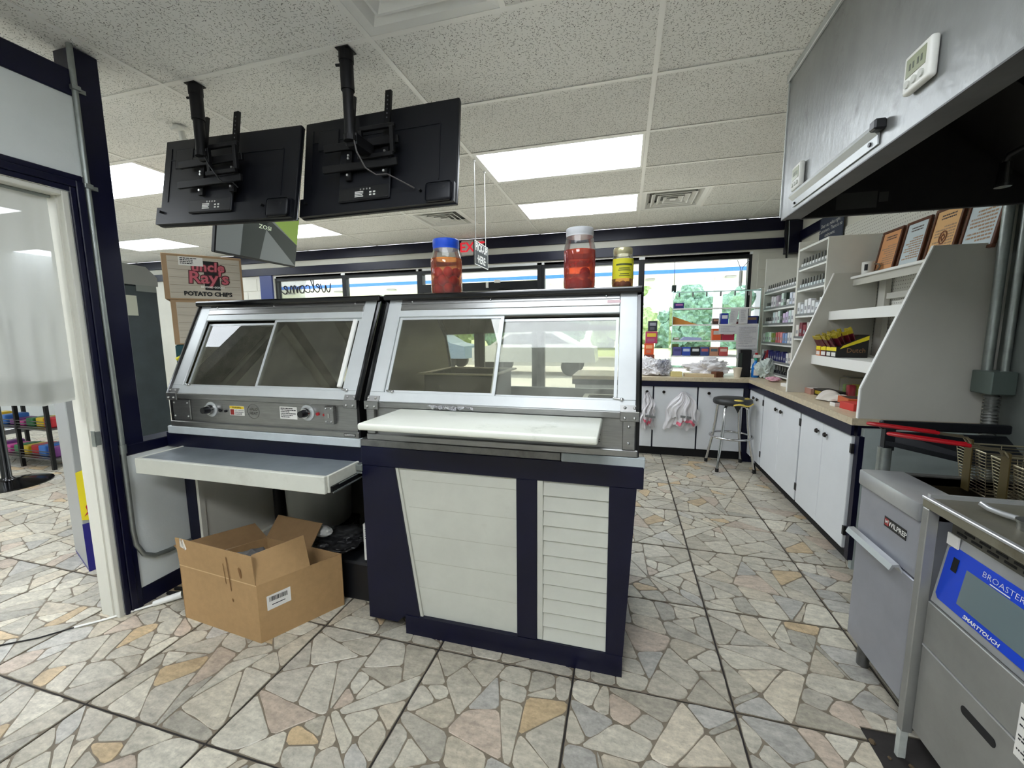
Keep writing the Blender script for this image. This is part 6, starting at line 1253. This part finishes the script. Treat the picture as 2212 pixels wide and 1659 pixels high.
gbox('orange box on the third glass shelf', .945, 1.035, 1.295, .13, (222, 92, 44), (196, 190, 184)); gbox('crimson box beside the orange one on the third glass shelf', 1.045, 1.17, 1.295, .12, (176, 36, 64), (226, 170, 170)); gbox('olive box lying at the left of the third glass shelf', .54, .60, 1.295, .035, (150, 150, 120))
for k, (c, p, l) in enumerate((((92, 88, 150), (70, 66, 120), 'violet'), ((44, 76, 170), (196, 206, 230), 'bright blue'), ((30, 30, 36), (220, 220, 220), 'black'), ((58, 74, 132), (190, 100, 100), 'blue and red'), ((196, 140, 110), (80, 100, 110), 'salmon'), ((190, 80, 76), (226, 190, 176), 'coral red'))):
    gbox('%s printed box in the lowest row of the glass shelf case' % l, .54 + k * .097, .63 + k * .097, 1.12, .10, c, p)
gbox('yellow green box behind the violet one in the lowest row', .54, .61, 1.12, .13, (176, 190, 96), (150, 160, 90), .05, .11); gbox('blue green small box at the right of the lowest row', 1.235, 1.31, 1.12, .06, (60, 130, 170))
b = B(); b.prism([(.525, 5.12, 1.4765), (.80, 5.12, 1.4765), (.74, 5.12, 1.492), (.60, 5.12, 1.545), (.535, 5.12, 1.57)], (0, .12, 0)); tag(b.build('envelope', mat('envelope_orange', (214, 140, 64), .7, var=.1)), 'crumpled orange envelope at the left of the second glass shelf', 'envelope')
b = B(); b.prism([(.62, 5.10, 1.2965), (.84, 5.10, 1.2965), (.84, 5.10, 1.325), (.66, 5.10, 1.335)], (0, .14, 0)); tag(b.build('blue_papers', mat('paper_lilac', (176, 184, 226), .7)), 'lilac blue papers lying on the third glass shelf', 'papers')
b = B(); b.box(.55, 1.20, 5.08, 5.30, 1.1225, 1.128); tag(b.build('paper_sheets', PAPER), 'loose white sheets under the lowest row of boxes', 'papers')
def sheet(label, x0, x1, z0, z1, y, tilt=.0, n=7):
    t = thing('paper_notice', label, 'paper', ((x0 + x1) / 2, y, z0), 'notices on the glass shelf case'); b = B(); s = math.sin(tilt); b.prism([(x0, y, z0), (x1, y, z0), (x1 + s * (z1 - z0), y + .01, z1), (x0 + s * (z1 - z0), y + .01, z1)], (0, .0015, 0)); b.build('sheet', mat('notice_grey', (206, 206, 206), .8, var=.05), t)
    lines(t, (x0 + .02, x1 - .02), (z0 + .02, z1 - .02), y - .0012, n, mat('notice_ink', (182, 182, 186), .8), 'x', n)
sheet('leaning white pad on the second glass shelf, left of two', 1.095, 1.175, 1.477, 1.64, 5.045, .15); sheet('leaning white pad on the second glass shelf, right of two', 1.195, 1.285, 1.477, 1.645, 5.045, .03)
sheet('wide notice taped below the second glass shelf, left one', 1.005, 1.19, 1.365, 1.475, 5.048, 0, 4); sheet('large notice taped to the right of the glass case', 1.185, 1.395, 1.205, 1.47, 5.044, 0, 9); sheet('white notice hanging lowest at the right of the glass case', 1.195, 1.40, 1.095, 1.205, 5.046, 0, 4)
t = thing('pos_tower', 'black upright terminal tower on the window counter', 'tower', (1.29, 5.02, .9)); b = B(); b.box(1.215, 1.33, 4.98, 5.12, .9, 1.195, .006); b.build('case', BLACKP, t); b = B(); b.box(1.20, 1.24, 4.972, 4.98, .93, 1.16, .003); b.build('front_bezel', mat('bezel_green', (40, 50, 46), .4), t)
def spray():
    t = thing('spray_bottle', 'blue cleaner spray bottle with a red and white trigger', 'bottle', (1.36, 4.93, .9)); b = B(); b.lathe((1.36, 4.93, .9), [(.034, 0), (.038, .006), (.038, .10), (.030, .14), (.014, .17), (.014, .185)], 18); b.build('bottle_body', mat('cleaner_blue', (24, 110, 190), .2), t, 40)
    b = B(); b.cyl((1.36, 4.93, 1.085), (1.36, 4.93, 1.11), .017, 12); b.build('collar', mat('teal_cap', (60, 160, 130), .4), t, 40); b = B(); b.box(1.335, 1.405, 4.918, 4.942, 1.11, 1.145, .006); b.box(1.398, 1.410, 4.922, 4.938, 1.07, 1.11, .003); b.build('trigger', WHITEPL, t); b = B(); b.box(1.35, 1.375, 4.916, 4.944, 1.145, 1.165, .004); b.build('red_top', RED, t)
    b = B(); b.box(1.335, 1.385, 4.8895, 4.8915, .925, .99); b.build('bottle_label', PAPER, t)
spray()
t = thing('foam_cup', 'pale foam cup on the window counter before the black tower', 'cup', (1.185, 4.92, .9)); b = B(); b.lathe((1.185, 4.92, .9), [(.030, 0), (.043, .10), (.046, .104), (.040, .10)], 18); b.build('cup', mat('foam_cream', (226, 216, 196), .7), t, 40)
slabbox('wood_block', 'small pale yellow block on the window counter', 'block', .56, 4.90, .9, .12, .09, .055, .0, mat('block_yellow', (216, 202, 140), .6)); slabbox('flat_carton', 'low flat tan carton on the window counter', 'carton', .82, 4.93, .9, .34, .14, .032, .0, mat('carton_tan', (206, 186, 150), .7)); slabbox('brown_cup', 'brown open box among the bags on the window counter', 'box', .98, 4.89, .9, .09, .08, .06, .5, mat('brown_cup', (96, 56, 34), .5))
BAG = mat('white_bag', (228, 226, 228), .55, var=.06, scale=12); BAGP = mat('pink_print', (222, 110, 130), .6)
lump('plastic_bag', 'white shopping bag heap in the middle of the window counter', 'bag', (.92, 5.0, .985), .14, (1.45, .5, .75), BAG, 33, .5, 5); lump('plastic_bag', 'white bag at the left end of the window counter', 'bag', (.28, 4.96, .985), .12, (1.0, .7, .85), BAG, 35, .45, 5); lump('plastic_bag', 'clear creased bag beside the leftmost white bag', 'bag', (.435, 4.93, .985), .10, (.75, .7, 1.0), glass('clear_bag', (.9, .9, .92), 2.5, .12, .5, (226, 226, 232)), 36, .45, 5); lump('plastic_bag', 'pale green grey bag hanging over the rack bottom by the spray bottle', 'bag', (1.45, 4.86, .985), .10, (.8, .7, 1.1), mat('bag_green_grey', (196, 206, 200), .5), 37, .5, 5); lump('pink_bag', 'small pink and white crumpled wrapper at the counter corner', 'wrapper', (1.42, 4.55, .925), .05, (1.3, 1.2, .5), mat('wrapper_pink', (226, 176, 190), .5, var=.3, scale=18), 38, .3)
t = thing('red_sleeve', 'red and dark sleeve leaning behind the spray bottle', 'sleeve', (1.46, 5.0, .9)); b = B(); b.prism([(1.42, 5.04, .9), (1.47, 5.04, .9), (1.52, 5.06, 1.19), (1.50, 5.06, 1.19)], (0, .02, 0)); b.build('sleeve', mat('sleeve_red', (150, 40, 46), .5), t); b = B(); b.prism([(1.40, 5.05, .9), (1.43, 5.05, .9), (1.50, 5.07, 1.16), (1.48, 5.07, 1.16)], (0, .01, 0)); b.build('dark_fold', mat('sleeve_dark', (40, 40, 60), .5), t)
# printed display stack at the left end of the counter
for k, (x0, x1, z0, z1_, c, p, l) in enumerate(((.225, .33, 1.13, 1.26, (226, 90, 44), (240, 170, 120), 'orange printed box low in the stack left of the glass case'), (.235, .365, 1.262, 1.40, (180, 60, 100), (226, 190, 60), 'magenta printed box in the stack left of the glass case'), (.26, .36, 1.402, 1.52, (44, 44, 54), (150, 150, 160), 'black printed card on top of the stack left of the glass case'), (.225, .34, .90, 1.128, (120, 60, 50), (210, 200, 190), 'dark red striped box at the foot of the stack left of the glass case'))):
    t = thing('printed_box', l, 'box', ((x0 + x1) / 2, 5.14, z0), 'printed boxes at the window'); b = B(); b.box(x0, x1, 5.10, 5.18, z0, z1_, .002); b.build('carton', mat('pb%d' % k, c, .5), t); b = B(); b.box(x0 + .015, x1 - .015, 5.099, 5.10, z0 + (z1_ - z0) * .55, z0 + (z1_ - z0) * .85); b.build('front_print', mat('pbp%d' % k, p, .5), t); b = B(); b.box(x0 + .02, x1 - .03, 5.099, 5.10, z0 + (z1_ - z0) * .15, z0 + (z1_ - z0) * .4); b.build('lower_print', mat('pbq%d' % k, tuple(min(255, int(v * .6 + 60)) for v in c), .5), t)
slabbox('dark_case', 'dark blue folded case behind the leftmost bags', 'case', .42, 5.12, .9, .16, .10, .17, .2, mat('case_blue', (70, 84, 130), .5))
# window bracket, little hanging box
t = thing('hanging_bracket', 'white tubular alarm box hung by two wires in the right window', 'bracket', (1.30, 5.46, 1.95)); b = B(); b.cyl((1.285, 5.44, 1.92), (1.285, 5.44, 2.09), .018, 12); b.build('tube', mat('tube_white', (206, 208, 206), .5), t, 40); b = B(); b.tube([(1.28, 5.44, 2.08), (1.275, 5.44, 2.13), (1.245, 5.46, 2.22)], .004, 6); b.tube([(1.29, 5.44, 2.08), (1.30, 5.44, 2.13), (1.37, 5.46, 2.21)], .004, 6); b.build('wires', mat('wire_grey', (150, 150, 150), .5), t); b = B(); b.tube([(1.285, 5.44, 1.92), (1.30, 5.44, 1.885), (1.36, 5.45, 1.875), (1.50, 5.49, 1.872)], .003, 6); b.build('lead', BLACKP, t)
t = thing('window_switch_box', 'small dark green box hung above the glass shelf case', 'box', (.56, 5.45, 1.85)); b = B(); b.box(.535, .585, 5.42, 5.46, 1.865, 1.955, .003); b.build('case', mat('dark_green', (30, 44, 40), .5), t); b = B(); b.tube([(.56, 5.44, 1.955), (.56, 5.47, 2.29)], .003, 6); b.build('lead', BLACKP, t)
# bags hung on the doors
def hung(c, w_, hgt, label, seed, pink=True):
    rg = random.Random(seed); t = thing('hanging_bags', label, 'bags', (c[0], c[1], c[2] - hgt), 'shopping bags hung on cabinet knobs')
    for q in range(3):
        ph = [rg.uniform(0, 6) for _ in range(6)]
        def fn(u, v):
            spread = (.12 + .88 * min(1, v * 1.7) ** .8) * w_ / 2; x = c[0] + (u - .5) * 2 * spread * (1 - q * .12) + .014 * math.sin(v * 9 + ph[0]) + q * .012
            y = c[1] - .012 - q * .016 - .030 * math.sin(PI * u) * min(1, v * 2.2) - .016 * math.sin(u * 17 + ph[1] + v * 3) * min(1, v * 3) - .008 * math.sin(u * 37 + v * 11 + ph[2]); z = c[2] - v * hgt * (1 - .13 * q) + .02 * math.sin(u * 11 + ph[3]) * v + .012 * math.sin(u * 29 + ph[4]) * v
            return (x, min(y, c[1] - .004), z)
        b = B(); b.grid(fn, 36, 22); b.build('bag_layer', BAG, t, 60)
        if pink and q == 1:
            b = B(); b.grid(lambda u, v: tuple(Vector(fn(.25 + u * .6, .90 + v * .09)) + Vector((0, -.022, 0))), 16, 2); b.build('pink_band', BAGP, t, 60)
    if pink: b = B(); b.grid(lambda u, v: tuple(Vector((c[0] - .02 + u * .11, c[1] - .095, c[2] - hgt * .68 + v * .025 - u * .01))), 4, 1); b.build('print', LIPG, t)
    return t
hung((.62, 4.775, .745), .36, .40, 'big bunch of white shopping bags hung on the second window cabinet', 3); hung((.255, 4.775, .735), .16, .40, 'narrow white bag hung on the cabinet beside the serving case', 6)
# ------------------------------------------------------------------ stool
t = thing('bar_stool', 'chrome bar stool with a torn black and yellow padded seat', 'stool', (1.065, 4.55, 0)); sx, sy, sz = 1.07, 4.55, .70
b = B(); b.lathe((sx, sy, sz - .035), [(.165, 0), (.178, .008), (.182, .03), (.176, .052), (.15, .062), (.0, .066)], 28, False); b.lathe((sx, sy, sz - .035), [(0, 0), (.165, 0)], 28, False); b.build('seat', mat('torn_vinyl', (52, 54, 54), .45, var=.5, scale=7), t, 60)
b = B(); pts = [(sx + .181 * math.cos(a), sy + .181 * math.sin(a), sz - .012 + .012 * math.sin(a * 7)) for a in [-2.0 + k * .14 for k in range(16)]]; b.grid(lambda u, v: (sx + (.186 - .05 * v * (1 - .5 * math.sin(u * 9))) * math.cos(-1.75 + u * 2.1), sy + (.186 - .05 * v * (1 - .5 * math.sin(u * 9))) * math.sin(-1.75 + u * 2.1), sz - .030 + .055 * min(1, v * 1.6) + .008 * math.sin(u * 13)), 26, 5); b.build('yellow_foam', mat('foam_yellow', (226, 202, 96), .8), t, 60)
b = B(); b.prism([(sx - .03, sy - .188, sz - .03), (sx + .035, sy - .186, sz - .03), (sx + .02, sy - .19, sz - .065), (sx + .005, sy - .192, sz - .095), (sx - .012, sy - .19, sz - .06)], (0, .003, 0)); b.build('torn_strip', RUBBER, t)
for k in range(4):
    a = PI / 4 + k * PI / 2 + .12; ca, sa = math.cos(a), math.sin(a); b = B(); b.tube([(sx + .07 * ca, sy + .07 * sa, sz - .045), (sx + .13 * ca, sy + .13 * sa, sz - .047), (sx + .15 * ca, sy + .15 * sa, sz - .075), (sx + .165 * ca, sy + .165 * sa, .45), (sx + .19 * ca, sy + .19 * sa, .30), (sx + .245 * ca, sy + .245 * sa, .035)], .014, 8); lg = b.build('leg', CHROME, t, 60)
    b = B(); b.cyl((sx + .245 * ca, sy + .245 * sa, 0), (sx + .2445 * ca, sy + .2445 * sa, .04), .0175, 10); b.build('rubber_tip', RUBBER, lg)
b = B(); b.tube([(sx + .195 * math.cos(k * PI / 16), sy + .195 * math.sin(k * PI / 16), .335) for k in range(32)], .0105, 8, True); b.build('foot_ring', CHROME, t, 60)

# ------------------------------------------------------------------ the shop seen past the post and through the doorway
t = thing('ice_freezer', 'tall dark grey freezer with a pale rounded top behind the half wall', 'freezer', (-3.78, 2.3, 0)); FG = mat('freezer_grey', (60, 70, 73), .5, .1, var=.25, scale=5)
b = B(); b.box(-3.95, -3.6, 2.12, 2.47, .06, 1.78, .01); b.build('body', FG, t); b = B(); b.box(-3.95, -3.59, 2.11, 2.48, 0, .06); b.build('plinth', BLACKP, t)
b = B(); b.prism([(-3.595, 2.115, 1.782), (-3.595, 2.475, 1.782), (-3.595, 2.475, 1.85), (-3.595, 2.40, 1.925), (-3.595, 2.115, 1.94)], (-.35, 0, 0)); b.build('top_hood', mat('freezer_top', (158, 160, 156), .4, .4), t); b = B(); b.box(-3.598, -3.596, 2.2, 2.315, 1.55, 1.70); b.build('sticker', mat('sticker_cream', (196, 198, 180), .6), t); b = B(); b.box(-3.599, -3.597, 2.32, 2.46, 1.735, 1.782); b.build('peeling_film', mat('film_grey', (140, 146, 142), .6), t)
pA = Vector((-3.57, 2.50, 0)); dB = Vector((.643, .766, 0)).normalized(); ang = math.atan2(dB.y, dB.x)
def chip_box(z, off, label, top):
    t = thing('chip_carton', label, 'carton', tuple(pA + dB * (.2675 + off) + Vector((-dB.y, dB.x, 0)) * .2 + Vector((0, 0, z))), 'stacked chip cartons', (0, 0, ang)); w_, hh = .535, .365
    b = B(); b.box(-w_ / 2, w_ / 2, -.2, .2, 0, hh, .004); b.build('carton', mat('carton_printed', (160, 132, 100), .75, var=.06, scale=12), t)
    b = B(); b.box(-w_ / 2 + .035, w_ / 2 - .015, -.2015, -.2, .012, hh - .02); b.build('whitewashed_print', mat('whitewash_wood', (186, 178, 162), .75, var=.12, scale=6, stretch=(.6, 1, 9)), t)
    b = B()
    for q in range(5): b._mk([(-w_ / 2 + .04, -.2022, .055 + q * .062), (w_ / 2 - .02, -.2022, .052 + q * .062), (w_ / 2 - .02, -.2022, .055 + q * .062), (-w_ / 2 + .04, -.2022, .058 + q * .062)], [(0, 1, 2, 3)])
    b.build('plank_lines', mat('plank_line', (140, 128, 112), .8), t, recalc=False)
    b = B(); b.box(.0, .105, -.2028, -.2016, .085, .32); b.build('black_patch', INK, t)
    PK = mat('print_red', (190, 92, 104), .6); DK = mat('print_dark', (70, 24, 30), .6)
    for m_, bo, o in ((DK, .010, -.2032), (PK, .003, -.2038)):
        text('lettering', 'uncle', .105, (.03, o, .270), (1, 0, 0), (0, 0, 1), m_, t, bold=bo, shear=.08); text('lettering', "Ray's", .135, (.03, o, .180), (1, 0, 0), (0, 0, 1), m_, t, bold=bo, shear=.06)
    text('lettering', 'BEYOND GOOD!', .021, (.053, -.2042, .108), (1, 0, 0), (0, 0, 1), WHITEPL, t, bold=.0006); text('lettering', 'POTATO CHIPS', .047, (.02, -.2036, .050), (1, 0, 0), (0, 0, 1), INK, t, bold=.0022)
    if top: b = B(); b.box(-.16, .0, -.2050, -.2044, .275, .345); b.build('price_sticker', PAPER, t); lines(t, (-.15, -.01), (.285, .34), -.2054, 4, INK)
chip_box(1.688, 0, 'upper brown potato chip carton of the stack left of the cases', True); chip_box(1.322, .03, 'lower brown potato chip carton partly hidden by the left case', False)
t = thing('painted_cooler', 'teal cooler with yellow painted swirls under the chip cartons', 'cooler', tuple(pA + dB * .33 + Vector((-dB.y, dB.x, 0)) * .22), None, (0, 0, ang)); b = B(); b.box(-.30, .30, -.22, .22, 0, 1.32, .01); b.build('body', mat('teal_paint', (22, 72, 80), .5, var=.3, scale=5), t)
b = B(); b.tube([(-.30, -.222, 1.2), (-.24, -.222, 1.24), (-.20, -.222, 1.19), (-.27, -.222, 1.12), (-.22, -.222, 1.05), (-.30, -.222, 1.02)], .016, 6); b.tube([(-.15, -.222, 1.22), (-.10, -.222, 1.12), (-.16, -.222, 1.04), (-.08, -.222, 1.0)], .016, 6); b.build('painted_swirls', mat('swirl_yellow', (216, 206, 40), .5), t, 60)
# energy drink cooler seen below the curtain
t = thing('drink_cooler', 'grey drinks cooler with a yellow disc and red bull emblem beyond the doorway', 'cooler', (-3.05, 1.54, 0), None, (0, 0, 1.22)); CG = mat('cooler_grey', (166, 168, 168), .4, .3)
b = B(); b.box(.0, .27, 0, .40, .02, 1.06, .004); b.build('body', CG, t); b = B(); b.box(.0, .27, -.003, 0, .02, .30); b.box(.001, .269, .001, .399, 0, .02); b.build('blue_base', mat('cooler_blue', (28, 24, 120), .4), t)
b = B(); cx, cz, rr = .06, .47, .155; b.prism([(max(cx + rr * math.sin(a), .001), -.0045, cz + rr * math.cos(a)) for a in [k * PI / 16 for k in range(32)]], (0, .001, 0)); b.build('yellow_disc', mat('disc_yellow', (240, 220, 30), .5), t)
bull = [(.035, .345), (.05, .37), (.045, .40), (.06, .43), (.07, .48), (.085, .53), (.12, .57), (.17, .575), (.20, .55), (.20, .43), (.165, .40), (.14, .43), (.13, .41), (.145, .385), (.155, .35), (.135, .335), (.12, .355), (.105, .345), (.09, .36), (.07, .345), (.06, .36)]
b = B(); b.prism([(x - .022, -.0055, z) for x, z in bull], (0, .001, 0)); b.build('red_bull_emblem', mat('bull_red', (176, 34, 44), .5), t)
b = B(); b.tube([(.043, -.006, .425), (.063, -.006, .435), (.078, -.006, .42)], .003, 5); b.tube([(.033, -.006, .40), (.053, -.006, .395), (.068, -.006, .375)], .003, 5); b.build('emblem_lines', mat('disc_yellow', (240, 220, 30), .5), t)
# black wire rack of snacks and a pedestal foot
t = thing('snack_rack', 'black wire rack of snack packets seen below the curtain', 'rack', (-6.3, 2.9, 0))
for x in (-7.0, -6.25, -5.75):
    for y in (2.75, 3.15): b = B(); b.box(x - .015, x + .015, y - .015, y + .015, 0, 1.6); b.build('post', BLACKM, t)
for z in (.10, .42, .75, 1.1):
    b = B(); b.box(-7.0, -5.75, 2.74, 3.16, z, z + .014); [b.box(-7.0, -5.75, 2.735, 2.745, z + .03 + q * .03, z + .036 + q * .03) for q in range(3)]; b.build('wire_shelf', mat('rack_shelf', (96, 94, 92), .4, .5), t)
SC_ = [((60, 120, 200), 'blue'), ((190, 40, 50), 'red'), ((226, 196, 40), 'yellow'), ((60, 130, 80), 'green'), ((216, 70, 160), 'pink'), ((120, 60, 130), 'purple')]
rng = random.Random(77)
for zi, z in enumerate((.114, .434, .764)):
    for k in range(8):
        c, cn = SC_[(k * 5 + zi * 2) % 6]; x = -6.92 + k * .15; b = B(); b.box(x - .06, x + .06, 2.80 + rng.uniform(0, .03), 3.0, z + .001, z + .05 + rng.uniform(0, .07), .012, 2); tag(b.build('snack_packet', mat('snack_%s' % cn, c, .4)), '%s packet, %s from the left %s of the black wire rack' % (cn, ORD[k], ['on the lowest shelf', 'on the second shelf', 'on the third shelf'][zi]), 'packet', 'snack packets on the wire rack')
t = thing('pedestal_base', 'shiny black round pedestal foot beyond the doorway', 'pedestal', (-5.62, 2.35, 0)); b = B(); b.lathe((-5.62, 2.35, 0), [(.30, 0), (.30, .012), (.20, .03), (.06, .05), (.035, .08), (.03, 1.0)], 28); b.build('foot', BLACKG, t, 40); b = B(); b.lathe((-5.62, 2.35, 1.0), [(.36, 0), (.37, .01), (.37, .035), (.36, .04)], 28); b.build('table_top', mat('table_dark', (50, 46, 44), .4), t, 40)
